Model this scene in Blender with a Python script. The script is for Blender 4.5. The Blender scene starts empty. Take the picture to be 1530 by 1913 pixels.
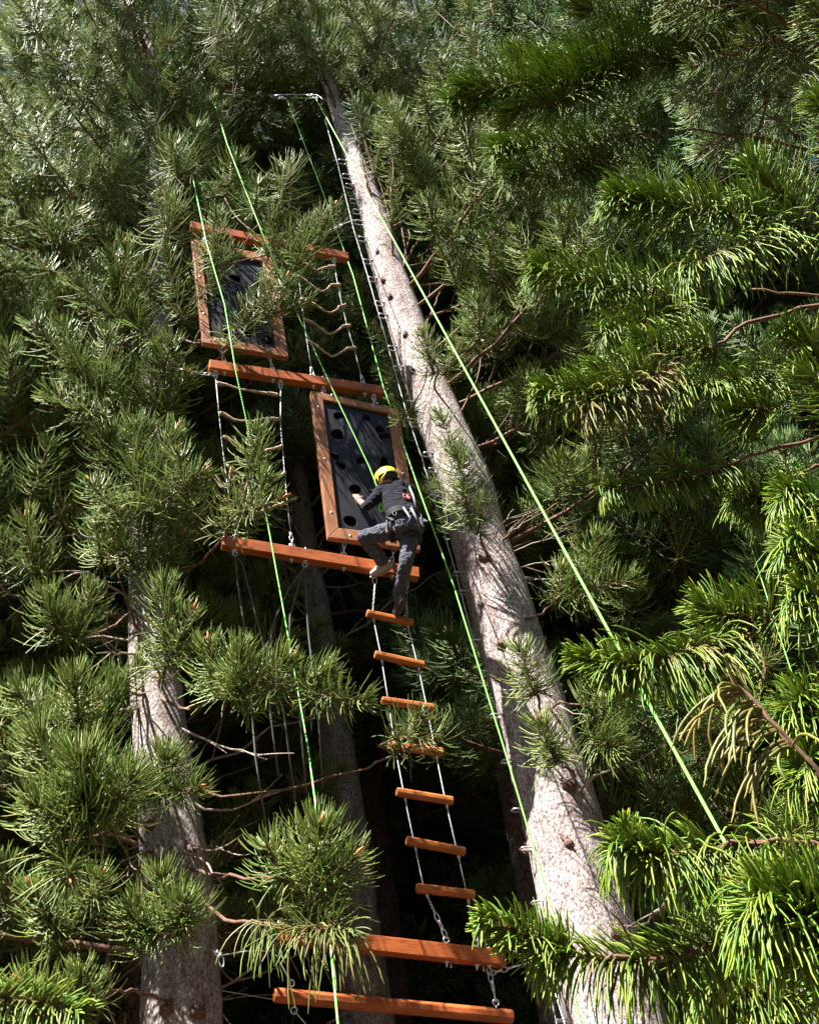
import bpy, bmesh, math, random
import numpy as np
from mathutils import Vector, Matrix

# ------------------------------------------------------------------ camera, sky, sun, exposure
SC = bpy.context.scene
COL = SC.collection
W0, H0, F0 = 1530.0, 1913.0, 2100.0          # photograph size and focal length in its pixels
CAMZ = 1.6
CAM = np.array([0.0, 0.0, CAMZ])
_u = np.array([-400.0, 2750.0, -F0]); _u /= np.linalg.norm(_u)     # world up seen in camera axes
_v = np.array([0.0, 0.0, -1.0]); _y = _v - _u * (_v @ _u); _y /= np.linalg.norm(_y)
_x = np.cross(_y, _u)
R3 = np.array([_x, _y, _u])                  # world = R3 @ camera vector
cam_d = bpy.data.cameras.new('camera'); cam_o = bpy.data.objects.new('camera', cam_d)
COL.objects.link(cam_o)
m4 = Matrix.Identity(4)
for i in range(3):
    for j in range(3): m4[i][j] = float(R3[i, j])
m4[2][3] = CAMZ
cam_o.matrix_world = m4
cam_d.sensor_fit = 'HORIZONTAL'; cam_d.sensor_width = 36.0
cam_d.lens = 36.0 * F0 / W0
cam_d.clip_start = 0.05; cam_d.clip_end = 2000
SC.camera = cam_o

SUN_EL, SUN_ROT = math.radians(59), math.radians(180 + 40)
TOSUN = np.array([math.sin(SUN_ROT) * math.cos(SUN_EL), math.cos(SUN_ROT) * math.cos(SUN_EL), math.sin(SUN_EL)])
wd = bpy.data.worlds.new("World"); SC.world = wd; wd.use_nodes = True
nt = wd.node_tree; bgn = nt.nodes['Background']
sk = nt.nodes.new('ShaderNodeTexSky'); sk.sky_type = 'NISHITA'; sk.sun_disc = False
sk.sun_elevation = SUN_EL; sk.sun_rotation = SUN_ROT
nt.links.new(sk.outputs[0], bgn.inputs[0]); bgn.inputs[1].default_value = 0.05
sl = bpy.data.lights.new('sun', 'SUN'); sl.energy = 5.0; sl.angle = math.radians(0.5); sl.color = (1.0, 0.96, 0.91)
so = bpy.data.objects.new('sun', sl); COL.objects.link(so)
so.rotation_euler = Vector(TOSUN).to_track_quat('Z', 'Y').to_euler()
SC.view_settings.view_transform = 'Standard'; SC.view_settings.look = 'None'
SC.view_settings.gamma = 1; SC.view_settings.exposure = 2.1

# ------------------------------------------------------------------ pixel <-> world helpers
def ray(px, py):
    return R3 @ np.array([px - W0 / 2, H0 / 2 - py, -F0])
def at(px, py, Y):
    """point seen at photo pixel px,py standing Y metres in front of the camera"""
    d = ray(px, py); return CAM + d * (Y / d[1])
PSI = math.radians(23); RD = 9.3
RN = np.array([-math.sin(PSI), math.cos(PSI), 0.0])       # rig plane normal (away from the camera)
RX = np.array([math.cos(PSI), math.sin(PSI), 0.0])
def rp(px, py, off=0.0):
    """point on the climbing rig's upright plane, off metres towards the camera"""
    d = ray(px, py); return CAM + d * ((RD * math.cos(PSI) - off) / (RN @ d))
def proj(p):
    c = R3.T @ (np.asarray(p) - CAM)
    return (W0 / 2 + F0 * c[0] / -c[2], H0 / 2 - F0 * c[1] / -c[2], -c[2])
def proj_many(P):
    c = (np.asarray(P) - CAM) @ R3
    z = np.maximum(-c[:, 2], 1e-3)
    return W0 / 2 + F0 * c[:, 0] / z, H0 / 2 - F0 * c[:, 1] / z, -c[:, 2]
UP = np.array([0, 0, 1.0])
def nrm(v):
    v = np.asarray(v, float); return v / (np.linalg.norm(v, axis=-1, keepdims=True) + 1e-9)

# ------------------------------------------------------------------ materials
def mat(name):
    m = bpy.data.materials.new(name); m.use_nodes = True
    return m, m.node_tree, m.node_tree.nodes['Principled BSDF']
def N(nt, t, **kw):
    n = nt.nodes.new(t)
    for k, v in kw.items(): setattr(n, k, v)
    return n
def ramp(nt, stops):
    r = N(nt, 'ShaderNodeValToRGB'); el = r.color_ramp.elements
    while len(el) > 1: el.remove(el[-1])
    for i, (p, c) in enumerate(stops):
        e = el[0] if i == 0 else el.new(p)
        e.position = p; e.color = (*c, 1) if len(c) == 3 else c
    return r
def noise(nt, scale, detail=4, rough=.55, vec=None, dist=0):
    n = N(nt, 'ShaderNodeTexNoise'); n.inputs['Scale'].default_value = scale
    n.inputs['Detail'].default_value = detail; n.inputs['Roughness'].default_value = rough
    n.inputs['Distortion'].default_value = dist
    if vec is not None: nt.links.new(vec, n.inputs['Vector'])
    return n
def mapped(nt, scale=(1, 1, 1), out='Object', rot=(0, 0, 0)):
    tc = N(nt, 'ShaderNodeTexCoord'); mp = N(nt, 'ShaderNodeMapping')
    mp.inputs['Scale'].default_value = scale; mp.inputs['Rotation'].default_value = rot
    nt.links.new(tc.outputs[out], mp.inputs[0]); return mp.outputs[0]
def bump(nt, bsdf, src, strength=.3, dist=.01, prev=None):
    b = N(nt, 'ShaderNodeBump'); b.inputs['Strength'].default_value = strength; b.inputs['Distance'].default_value = dist
    nt.links.new(src, b.inputs['Height'])
    if prev is not None: nt.links.new(prev, b.inputs['Normal'])
    nt.links.new(b.outputs[0], bsdf.inputs['Normal']); return b.outputs[0]
def mixc(nt, fac, a, b, mode='MIX'):
    m = N(nt, 'ShaderNodeMix', data_type='RGBA', blend_type=mode)
    for s, v in ((m.inputs[0], fac), (m.inputs[6], a), (m.inputs[7], b)):
        if hasattr(v, 'links'): nt.links.new(v, s)
        elif isinstance(v, (int, float)): s.default_value = v
        else: s.default_value = (*v, 1)
    return m.outputs[2]

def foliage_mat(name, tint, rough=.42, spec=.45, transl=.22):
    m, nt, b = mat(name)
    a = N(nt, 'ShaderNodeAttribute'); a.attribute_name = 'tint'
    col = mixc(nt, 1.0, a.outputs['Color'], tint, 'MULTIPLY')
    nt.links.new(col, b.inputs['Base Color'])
    b.inputs['Roughness'].default_value = rough; b.inputs['Specular IOR Level'].default_value = spec
    n = noise(nt, 160, 2, .6, mapped(nt)); bump(nt, b, n.outputs[0], .5, .003)
    tr = N(nt, 'ShaderNodeBsdfTranslucent'); nt.links.new(mixc(nt, 1.0, col, (1.3, 1.5, .7), 'MULTIPLY'), tr.inputs[0])
    mx = N(nt, 'ShaderNodeMixShader'); mx.inputs[0].default_value = transl
    nt.links.new(b.outputs[0], mx.inputs[1]); nt.links.new(tr.outputs[0], mx.inputs[2])
    nt.links.new(mx.outputs[0], nt.nodes['Material Output'].inputs[0])
    return m
def bark_mat(name, lo, mid, hi, k=1.0):
    m, nt, b = mat(name)
    v = mapped(nt, (1, 1, .55))
    n1 = noise(nt, 46 * k, 5, .7, v); n2 = noise(nt, 5, 4, .6, mapped(nt, (1, 1, .5)), .8)
    vo = N(nt, 'ShaderNodeTexVoronoi'); vo.inputs['Scale'].default_value = 55 * k
    nt.links.new(v, vo.inputs['Vector'])
    r1 = ramp(nt, [(.34, lo), (.47, mid), (.58, hi)]); nt.links.new(n1.outputs[0], r1.inputs[0])
    r2 = ramp(nt, [(.34, (.50, .42, .38)), (.48, (.85, .82, .80)), (.62, (1, 1, 1))]); nt.links.new(n2.outputs[0], r2.inputs[0])
    c = mixc(nt, .9, r1.outputs[0], r2.outputs[0], 'MULTIPLY')
    pits = ramp(nt, [(.08, (.45, .33, .27)), (.3, (1, 1, 1))]); nt.links.new(vo.outputs['Distance'], pits.inputs[0])
    c = mixc(nt, .75, c, pits.outputs[0], 'MULTIPLY')
    nt.links.new(c, b.inputs['Base Color']); b.inputs['Roughness'].default_value = .85
    b.inputs['Specular IOR Level'].default_value = .25
    p = bump(nt, b, n1.outputs[0], .9, .02)
    bump(nt, b, vo.outputs['Distance'], .5, .012, p)
    return m
def wood_mat(name, a, bcol, dark, along=(1, 9, 9), rough=.5):
    m, nt, b = mat(name)
    v = mapped(nt, along)
    n = noise(nt, 7, 6, .65, v, 1.2); n2 = noise(nt, 3.0, 3, .5, mapped(nt))
    r = ramp(nt, [(.28, dark), (.45, a), (.72, bcol)]); nt.links.new(n.outputs[0], r.inputs[0])
    r2 = ramp(nt, [(.32, (.55, .52, .50)), (.5, (.9, .88, .86)), (.68, (1.15, 1.12, 1.1))]); nt.links.new(n2.outputs[0], r2.inputs[0])
    nt.links.new(mixc(nt, .85, r.outputs[0], r2.outputs[0], 'MULTIPLY'), b.inputs['Base Color'])
    b.inputs['Roughness'].default_value = rough; b.inputs['Specular IOR Level'].default_value = .35
    bump(nt, b, n.outputs[0], .35, .006); return m
def plain_mat(name, col, rough=.6, metal=0, var=.25, sc=30, spec=.5, bmp=.2, emis=None):
    m, nt, b = mat(name)
    n = noise(nt, sc, 4, .6, mapped(nt))
    r = ramp(nt, [(.3, tuple(c * (1 - var) for c in col)), (.7, tuple(min(1, c * (1 + var)) for c in col))])
    nt.links.new(n.outputs[0], r.inputs[0]); nt.links.new(r.outputs[0], b.inputs['Base Color'])
    b.inputs['Roughness'].default_value = rough; b.inputs['Metallic'].default_value = metal
    b.inputs['Specular IOR Level'].default_value = spec
    bump(nt, b, n.outputs[0], bmp, .004); return m
def cloth_mat(name, col, fold=(9, 9, 26), s=.9):
    m, nt, b = mat(name)
    n = noise(nt, 1.0, 3, .6, mapped(nt, fold), 1.5); n2 = noise(nt, 14, 4, .6, mapped(nt))
    r = ramp(nt, [(.3, tuple(c * .75 for c in col)), (.7, tuple(c * 1.25 for c in col))]); nt.links.new(n2.outputs[0], r.inputs[0])
    nt.links.new(r.outputs[0], b.inputs['Base Color']); b.inputs['Roughness'].default_value = .9; b.inputs['Specular IOR Level'].default_value = .2
    b.inputs['Sheen Weight'].default_value = .05
    bump(nt, b, n.outputs[0], s, .05); return m
def strand_mat(name, colA, colB, freq=120, rough=.7):
    """twisted rope: oblique stripes"""
    m, nt, b = mat(name)
    w = N(nt, 'ShaderNodeTexWave'); w.bands_direction = 'DIAGONAL'; w.inputs['Scale'].default_value = freq
    nt.links.new(mapped(nt), w.inputs['Vector'])
    r = ramp(nt, [(.25, colA), (.6, colB)]); nt.links.new(w.outputs[0], r.inputs[0])
    nt.links.new(r.outputs[0], b.inputs['Base Color']); b.inputs['Roughness'].default_value = rough
    bump(nt, b, w.outputs[0], .6, .004); return m

M = {}
M['fol_left'] = foliage_mat('foliage_olive', (.97, 1.06, .86), .42, .38, .12)
M['fol_back'] = foliage_mat('foliage_bluegreen', (1.1, 1.2, .92), .5, .3, .12)
M['fol_near'] = foliage_mat('foliage_bright', (1.0, 1.1, .8), .42, .4, .16)
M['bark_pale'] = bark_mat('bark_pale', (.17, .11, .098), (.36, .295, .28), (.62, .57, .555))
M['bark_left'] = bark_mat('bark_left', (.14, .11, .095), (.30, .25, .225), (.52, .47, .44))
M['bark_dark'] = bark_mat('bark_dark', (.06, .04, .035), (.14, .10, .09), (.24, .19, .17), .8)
M['twig'] = plain_mat('twig_brown', (.13, .065, .035), .8, 0, .5, 40)
M['twig_pale'] = plain_mat('twig_pale', (.34, .26, .21), .85, 0, .4, 40)
M['knot'] = plain_mat('knot_brown', (.13, .075, .06), .9, 0, .6, 60, bmp=.8)
M['beam'] = wood_mat('beam_wood', (.36, .085, .020), (.46, .145, .040), (.14, .030, .010))
M['rung'] = wood_mat('rung_wood', (.40, .115, .025), (.52, .195, .050), (.19, .045, .013))
M['frame'] = wood_mat('frame_wood', (.31, .125, .055), (.44, .22, .11), (.13, .05, .025))
M['steel'] = plain_mat('galvanised_steel', (.62, .63, .65), .38, .75, .12, 60)
M['cable'] = strand_mat('steel_cable', (.30, .31, .33), (.72, .73, .76), 260, .45)
M['hemp'] = plain_mat('hemp_rope', (.40, .28, .18), .95, 0, .35, 120, bmp=.9)
M['greyrope'] = strand_mat('grey_rope', (.06, .055, .055), (.17, .16, .155), 60, .9)
M['green'] = strand_mat('green_rope', (.14, .50, .07), (.32, .80, .16), 70, .6)
M['green2'] = strand_mat('green_flecked_rope', (.10, .42, .06), (.34, .95, .20), 34, .6)
M['trousers'] = cloth_mat('grey_trousers', (.088, .088, .112))
M['shirt'] = cloth_mat('dark_shirt', (.009, .009, .017), (8, 8, 30))
M['skin'] = plain_mat('skin', (.42, .19, .12), .55, 0, .1, 30)
M['helmet'] = plain_mat('yellow_helmet', (.52, .50, .035), .32, 0, .05, 10)
M['hair'] = plain_mat('dark_hair', (.02, .016, .014), .6)
M['harness'] = plain_mat('black_webbing', (.018, .018, .02), .7, 0, .4, 60)
M['grey_web'] = plain_mat('grey_webbing', (.20, .20, .21), .7, 0, .2, 60)
M['shoe'] = plain_mat('grey_shoe', (.40, .33, .31), .8, 0, .3, 60)
M['sole'] = plain_mat('shoe_sole', (.42, .30, .24), .8, 0, .2, 60)
M['red'] = plain_mat('red_print', (.75, .06, .025), .6)
M['white'] = plain_mat('white_print', (.8, .8, .78), .6)
M['plimegreen'] = plain_mat('lime_device', (.22, .80, .03), .4)
M['bud'] = plain_mat('orange_bud', (.55, .20, .06), .8)

def board_mat():
    m, nt, b = mat('black_board')
    n = noise(nt, 1.6, 4, .6, mapped(nt)); n2 = noise(nt, 22, 3, .6, mapped(nt, (1, 1, .25)))
    r = ramp(nt, [(.3, (.004, .0045, .008)), (.7, (.009, .0105, .017))]); nt.links.new(n.outputs[0], r.inputs[0])
    r2 = ramp(nt, [(.70, (0, 0, 0)), (.82, (.08, .085, .10))]); nt.links.new(n2.outputs[0], r2.inputs[0])
    nt.links.new(mixc(nt, 1.0, r.outputs[0], r2.outputs[0], 'ADD'), b.inputs['Base Color'])
    rr = ramp(nt, [(.3, (.5, .5, .5)), (.7, (.68, .68, .68))]); nt.links.new(n.outputs[0], rr.inputs[0])
    nt.links.new(rr.outputs[0], b.inputs['Roughness']); b.inputs['Specular IOR Level'].default_value = .32
    return m
M['board'] = board_mat()
def ground_mat():
    m, nt, b = mat('forest_floor')
    n = noise(nt, 3, 6, .7, mapped(nt)); n2 = noise(nt, .4, 3, .5, mapped(nt))
    r = ramp(nt, [(.3, (.035, .022, .014)), (.5, (.09, .055, .033)), (.7, (.16, .11, .07))]); nt.links.new(n.outputs[0], r.inputs[0])
    r2 = ramp(nt, [(.4, (.5, .55, .4)), (.6, (1, 1, 1))]); nt.links.new(n2.outputs[0], r2.inputs[0])
    nt.links.new(mixc(nt, 1.0, r.outputs[0], r2.outputs[0], 'MULTIPLY'), b.inputs['Base Color'])
    b.inputs['Roughness'].default_value = .95; bump(nt, b, n.outputs[0], .8, .05); return m
M['ground'] = ground_mat()

# ------------------------------------------------------------------ mesh helpers
def mesh_np(name, V, F, material, tint=None, smooth=True):
    me = bpy.data.meshes.new(name)
    V = np.asarray(V, np.float32); F = np.asarray(F, np.int32)
    me.vertices.add(len(V)); me.vertices.foreach_set('co', V.ravel())
    me.loops.add(F.size); me.loops.foreach_set('vertex_index', F.ravel())
    me.polygons.add(len(F)); k = F.shape[1]
    me.polygons.foreach_set('loop_start', np.arange(len(F), dtype=np.int32) * k)
    me.polygons.foreach_set('use_smooth', np.full(len(F), smooth, dtype=bool))
    me.update(calc_edges=True)
    if tint is not None:
        a = me.color_attributes.new('tint', 'FLOAT_COLOR', 'POINT')
        c = np.ones((len(V), 4), np.float32); c[:, :3] = tint
        a.data.foreach_set('color', c.ravel())
    me.materials.append(material)
    return me

def tubes(P, R, sides=3, closed=False):
    """P (n,k,3) polylines, R (n,k) radii -> verts, quads"""
    P = np.asarray(P, float); R = np.asarray(R, float); n, k, _ = P.shape
    if closed:
        T = nrm(np.roll(P, -1, 1) - np.roll(P, 1, 1))
    else:
        T = np.empty_like(P); T[:, 1:-1] = P[:, 2:] - P[:, :-2]; T[:, 0] = P[:, 1] - P[:, 0]; T[:, -1] = P[:, -1] - P[:, -2]
        T = nrm(T)
    chord = nrm(P[:, k // 2] - P[:, 0] + 1e-6)
    ref = np.where(np.abs(chord[:, 2:3]) > .8, np.array([[0.0, -1.0, 0.0]]), np.array([[0.0, 0.0, 1.0]]))
    if closed:
        c = np.cross(P[:, 0] - P[:, k // 3], P[:, 0] - P[:, 2 * k // 3]); ref = nrm(c)
    A = nrm(np.cross(T, np.broadcast_to(ref[:, None, :], T.shape)))
    B = np.cross(T, A)
    th = np.arange(sides) * 2 * np.pi / sides
    V = P[:, :, None, :] + R[:, :, None, None] * (A[:, :, None, :] * np.cos(th)[None, None, :, None] + B[:, :, None, :] * np.sin(th)[None, None, :, None])
    idx = np.arange(n * k * sides).reshape(n, k, sides)
    if closed:
        a = idx; b = np.roll(idx, -1, 1)
    else:
        a = idx[:, :-1]; b = idx[:, 1:]
    F = np.stack([a, np.roll(a, -1, 2), np.roll(b, -1, 2), b], -1).reshape(-1, 4)
    return V.reshape(-1, 3), F

class MB:
    """collects quads from several tubes / boxes into one mesh"""
    def __init__(s): s.V = []; s.F = []; s.n = 0
    def add(s, V, F):
        s.V.append(np.asarray(V, float)); s.F.append(np.asarray(F, int) + s.n); s.n += len(V)
    def tube(s, pts, r, sides=8, cap=True):
        pts = np.asarray(pts, float); r = np.broadcast_to(np.asarray(r, float), (len(pts),)).copy()
        if cap:
            d0 = nrm(pts[0] - pts[1]); d1 = nrm(pts[-1] - pts[-2])
            pts = np.concatenate([[pts[0] + d0 * 1e-4], pts, [pts[-1] + d1 * 1e-4]]); r = np.concatenate([[1e-4], r, [1e-4]])
        s.add(*tubes(pts[None], r[None], sides))
    def ring(s, c, a, b, r, seg=16, sides=6):
        """torus through centre c with half axes vectors a and b"""
        th = np.arange(seg) * 2 * np.pi / seg
        P = np.asarray(c) + np.cos(th)[:, None] * np.asarray(a) + np.sin(th)[:, None] * np.asarray(b)
        s.add(*tubes(P[None], np.full((1, seg), r), sides, closed=True))
    def hexa(s, c8):
        """8 corners, bottom loop then top loop"""
        F = [(0, 3, 2, 1), (4, 5, 6, 7), (0, 1, 5, 4), (1, 2, 6, 5), (2, 3, 7, 6), (3, 0, 4, 7)]
        s.add(c8, F)
    def mesh(s, name, m, smooth=True):
        return mesh_np(name, np.concatenate(s.V), np.concatenate(s.F), m, None, smooth)
    def obj(s, name, m, parent=None, smooth=True, bevel=0):
        V = np.concatenate(s.V); o = None
        if parent is None:                       # origin at the thing's own centre
            c = (V.min(0) + V.max(0)) / 2
            me = mesh_np(name, V - c, np.concatenate(s.F), m, None, smooth)
            o = link(name, me, None); o.location = c; o['_o'] = [float(x) for x in c]
        else:
            off = np.array(parent['_o'])
            me = mesh_np(name, V - off, np.concatenate(s.F), m, None, smooth)
            o = link(name, me, parent); o['_o'] = [float(x) for x in off]
        if bevel:
            b = o.modifiers.new('bevel', 'BEVEL'); b.width = bevel; b.segments = 2; b.limit_method = 'ANGLE'
        return o
def link(name, me, parent=None):
    o = bpy.data.objects.new(name, me); COL.objects.link(o)
    if parent is not None: o.parent = parent
    return o
def tag(o, label=None, cat=None, group=None, kind=None):
    if label: o['label'] = label
    if cat: o['category'] = cat
    if group: o['group'] = group
    if kind: o['kind'] = kind
    return o
def empty(name, loc, label=None, cat=None, group=None):
    o = bpy.data.objects.new(name, None); COL.objects.link(o)
    o.empty_display_size = .1
    o.location = [float(x) for x in loc]; o['_o'] = [float(x) for x in loc]
    return tag(o, label, cat, group)

# ------------------------------------------------------------------ ground
def ground():
    n = 61; xs = np.linspace(-1, 1, n); xs = np.sign(xs) * np.abs(xs) ** 2.2 * 900
    X, Y = np.meshgrid(xs, xs + 0.0, indexing='ij')
    Z = .12 * np.sin(X * .31 + 1) * np.cos(Y * .27) + .05 * np.sin(X * 1.3) * np.sin(Y * 1.1) - .1
    V = np.stack([X, Y + 10, Z], -1).reshape(-1, 3); i = np.arange(n * n).reshape(n, n)
    F = np.stack([i[:-1, :-1], i[1:, :-1], i[1:, 1:], i[:-1, 1:]], -1).reshape(-1, 4)
    o = link('ground', mesh_np('ground', V, F, M['ground'])); tag(o, kind='structure')
ground()

# ------------------------------------------------------------------ conifer foliage
def bend_strands(P0, D0, L, bend, k):
    """integrate curved strands: P0,D0 (n,3), L (n,), bend (n,3) -> (n,k,3)"""
    n = len(P0); P = np.empty((n, k, 3)); P[:, 0] = P0; d = nrm(D0)
    for i in range(1, k):
        P[:, i] = P[:, i - 1] + d * (L / (k - 1))[:, None]
        d = nrm(d + bend)
    return P
PAL = {
 'olive': [(.185, .205, .072), (.135, .18, .058), (.235, .225, .09), (.095, .14, .048)],
 'back': [(.11, .155, .078), (.09, .14, .07), (.14, .17, .085)],
 'near': [(.080, .135, .024), (.115, .150, .028), (.065, .115, .020), (.15, .16, .042)],
 'gold': [(.17, .145, .055), (.13, .135, .048), (.19, .14, .06), (.11, .125, .042)],
}
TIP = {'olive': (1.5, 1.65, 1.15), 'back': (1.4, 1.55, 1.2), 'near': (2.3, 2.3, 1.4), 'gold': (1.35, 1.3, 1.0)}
class Fol:
    def __init__(s): s.V = []; s.F = []; s.C = []; s.n = 0; s.centres = []
    def strands(s, rng, P0, D0, L, bend, rad, k=6, sides=3, pal='olive'):
        n = len(P0)
        P = bend_strands(P0, D0, L, bend, k)
        P[:, 1:] += rng.normal(0, 1, (n, k - 1, 3)) * (L * .005)[:, None, None]
        t = np.linspace(0, 1, k)
        R = rad * (1 - .15 * t - .35 * t ** 6)[None, :] * rng.uniform(.8, 1.15, (n, 1))
        R[:, -1] *= .45
        V, F = tubes(P, R, sides)
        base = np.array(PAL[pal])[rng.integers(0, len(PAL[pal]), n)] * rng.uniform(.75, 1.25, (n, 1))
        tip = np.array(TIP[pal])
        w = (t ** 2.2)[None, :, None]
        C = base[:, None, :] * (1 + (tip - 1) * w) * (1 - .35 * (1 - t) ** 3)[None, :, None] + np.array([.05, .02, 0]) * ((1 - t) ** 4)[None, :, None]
        C = np.repeat(C[:, :, None, :], sides, 2).reshape(-1, 3)
        s.V.append(V); s.F.append(F + s.n); s.C.append(C); s.n += len(V)
    def axis(s, rng, pts, n, L0=.24, rad=.0065, fwd=.45, curl=.16, up=.10, s0=.0, s1=1.0, pal='olive', k=6, sides=3, grav=0.0, side=None, taper=.6):
        """n strands set along the polyline pts"""
        pts = np.asarray(pts, float); seg = np.linalg.norm(np.diff(pts, axis=0), axis=1); cum = np.concatenate([[0], np.cumsum(seg)]); tot = cum[-1]
        u = rng.uniform(s0, s1, n); u[: n // 5] = s1 - (s1 - s0) * .12 * rng.uniform(0, 1, n // 5)
        x = u * tot; j = np.clip(np.searchsorted(cum, x) - 1, 0, len(seg) - 1); f = (x - cum[j]) / seg[j]
        P0 = pts[j] + (pts[j + 1] - pts[j]) * f[:, None]; T = nrm(pts[j + 1] - pts[j])
        rv = rng.normal(0, 1, (n, 3))
        if side is not None: rv = rv * .62 + np.asarray(side)
        rad_d = nrm(rv - T * (rv * T).sum(1)[:, None])
        uu = (u - s0) / (s1 - s0)
        ff = fwd - .25 + .25 * uu + .75 * uu ** 4
        D0 = nrm(rad_d + T * ff[:, None])
        L = L0 * rng.uniform(.5, 1.2, n) * (1 - taper * uu ** 3)
        bend = T * curl + UP * (up - grav) + rng.normal(0, .04, (n, 3))
        s.strands(rng, P0 + rad_d * .006, D0, L, bend, rad, k, sides, pal)
        s.centres.append(pts[len(pts) * 2 // 3])
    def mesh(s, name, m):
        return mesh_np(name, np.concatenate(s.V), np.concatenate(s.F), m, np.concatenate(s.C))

def curve_pts(a, d, L, bend, k=7):
    return bend_strands(np.array([a]), np.array([d]), np.array([L]), np.array([bend]), k)[0]

def bough(seed, L=2.6, twigs=8, ns=115, pal='olive', m='fol_left', tuftL=.52, sL=.38, rad=.0052, droop=.05, rise=.11, flat=.6, tw=(.7, 1.15), sub=.3):
    """a branch growing along +X with side twigs that turn upward and end in tufts"""
    rng = np.random.default_rng(seed); w = MB(); f = Fol()
    k = 10
    ax = bend_strands(np.array([[0, 0, 0.0]]), np.array([[1, 0, -droop]]), np.array([L]), np.array([[0, rng.normal(0, .02), rise * .35]]), k)[0]
    ax[1:] += rng.normal(0, .015, (k - 1, 3))
    end = ax[-1].copy(); ang = math.atan2(end[2], end[0]); ca, sa = math.cos(-ang), math.sin(-ang)
    w.tube(ax, np.linspace(.030, .010, k) * L / 2.6, 6)
    def tuft(p, d, ln, n, spread=1.0):
        pts = curve_pts(p, d, ln, UP * rise * .9 + rng.normal(0, .03, 3), 8)
        w.tube(pts, np.linspace(.011, .006, 8), 5)
        s0 = max(0.0, 1 - tuftL / ln)
        f.axis(rng, pts, n, sL * spread * rng.uniform(.8, 1.1), rad, fwd=rng.uniform(-.05, .25), curl=rng.uniform(.10, .17), up=rng.uniform(.08, .16), s0=s0, pal=pal, k=7)
        return pts
    for i in range(twigs):
        u = .22 + .74 * (i + rng.uniform(-.3, .3)) / twigs; u = min(max(u, .15), .97)
        p = ax[0] * 0 + np.array([np.interp(u * (k - 1), range(k), ax[:, c]) for c in range(3)])
        sd = 1 if i % 2 else -1
        d = np.array([rng.uniform(.5, .9), sd * rng.uniform(.35, 1.0) * flat / .6, rng.uniform(-.1, .45)])
        ln = rng.uniform(*tw) * (1.15 - .45 * u)
        pts = tuft(p, d, ln, ns)
        if rng.random() < sub:
            q = pts[3]; d2 = nrm(pts[4] - pts[3]) + rng.normal(0, .5, 3); tuft(q, d2, ln * .6, int(ns * .75), .9)
    tuft(ax[-2], ax[-1] - ax[-2], rng.uniform(.5, .7), int(ns * 1.2))
    # small dead side shoots
    for i in range(5):
        p = ax[rng.integers(1, 6)]; w.tube(curve_pts(p, rng.normal(0, 1, 3) + [1, 0, 0], rng.uniform(.15, .4), rng.normal(0, .1, 3), 5), np.linspace(.005, .002, 5), 4, False)
    wm = w.mesh('branch', M['twig']); fm = f.mesh('foliage', M[m])
    return dict(w=wm, f=fm, c=np.array(f.centres), L=float(np.linalg.norm(ax[-1])), ex=nrm(ax[-1]))

def bare(seed, L=1.5):
    rng = np.random.default_rng(seed); w = MB(); k = 9
    ax = bend_strands(np.zeros((1, 3)), np.array([[1, 0, rng.uniform(-.2, .1)]]), np.array([L]), np.array([[0, rng.normal(0, .05), rng.normal(0, .05)]]), k)[0]
    ax[1:] += rng.normal(0, .02, (k - 1, 3)); w.tube(ax, np.linspace(.014, .004, k), 5)
    for i in range(7):
        p = ax[rng.integers(1, 8)]; w.tube(curve_pts(p, [rng.uniform(.3, 1), rng.normal(0, .7), rng.normal(0, .6)], rng.uniform(.2, .7), rng.normal(0, .06, 3), 6), np.linspace(.006, .002, 6), 4, False)
    return dict(w=w.mesh('bare_branch', M['twig_pale']), f=None, c=ax[[3, 6, 8]], L=float(np.linalg.norm(ax[-1])), ex=nrm(ax[-1]))

LIB = {
 'left': [bough(i, pal='olive', m='fol_left') for i in range(11, 17)],
 'mid': [bough(i, pal='back', m='fol_back', twigs=9, ns=120, rad=.0062) for i in range(31, 35)],
 'far': [bough(i, L=3.0, pal='back', m='fol_back', twigs=12, ns=64, rad=.013, sL=.46, tuftL=.65, sub=.6, tw=(.8, 1.4)) for i in range(41, 44)],
 'bare': [bare(i) for i in range(51, 54)],
}

# keep-clear windows of the photograph (photo pixels): nothing nearer than the rig may cover these
CLEAR = [
 [(600, 720), (770, 760), (800, 1060), (800, 1180), (600, 1030)],               # lower panel and climber
 [(540, 655), (720, 700), (730, 745), (560, 720)],
 [(660, 1100), (800, 1120), (860, 1400), (960, 1900), (700, 1900), (715, 1500), (690, 1300)],  # ladder
 [(405, 985), (800, 1040), (800, 1110), (405, 1050)],
 [(375, 640), (540, 660), (540, 740), (380, 705)],
 [(555, 470), (690, 470), (730, 740), (575, 700)],                              # wavy rope ladder
 [(470, 190), (590, 190), (640, 400), (560, 390), (480, 330)],                  # dark gap near anchor
 [(610, 240), (670, 240), (745, 500), (825, 700), (900, 1000), (960, 1200), (1010, 1400), (1110, 1760), (1200, 1913), (1010, 1913), (900, 1400), (820, 1000), (690, 560)],
 [(400, 1060), (640, 1080), (640, 1200), (560, 1170), (430, 1090)],
 [(420, 1300), (700, 1340), (690, 1500), (520, 1540), (400, 1480)],
 [(700, 1780), (980, 1830), (1000, 1913), (700, 1913)],
 [(480, 1860), (960, 1890), (960, 1913), (480, 1913)],
 [(640, 285), (700, 340), (900, 700), (1090, 1060), (1060, 1060), (860, 700), (670, 370)],
 [(255, 1290), (345, 1290), (360, 1400), (270, 1400)], [(300, 1490), (370, 1490), (380, 1590), (310, 1590)],
]
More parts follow.
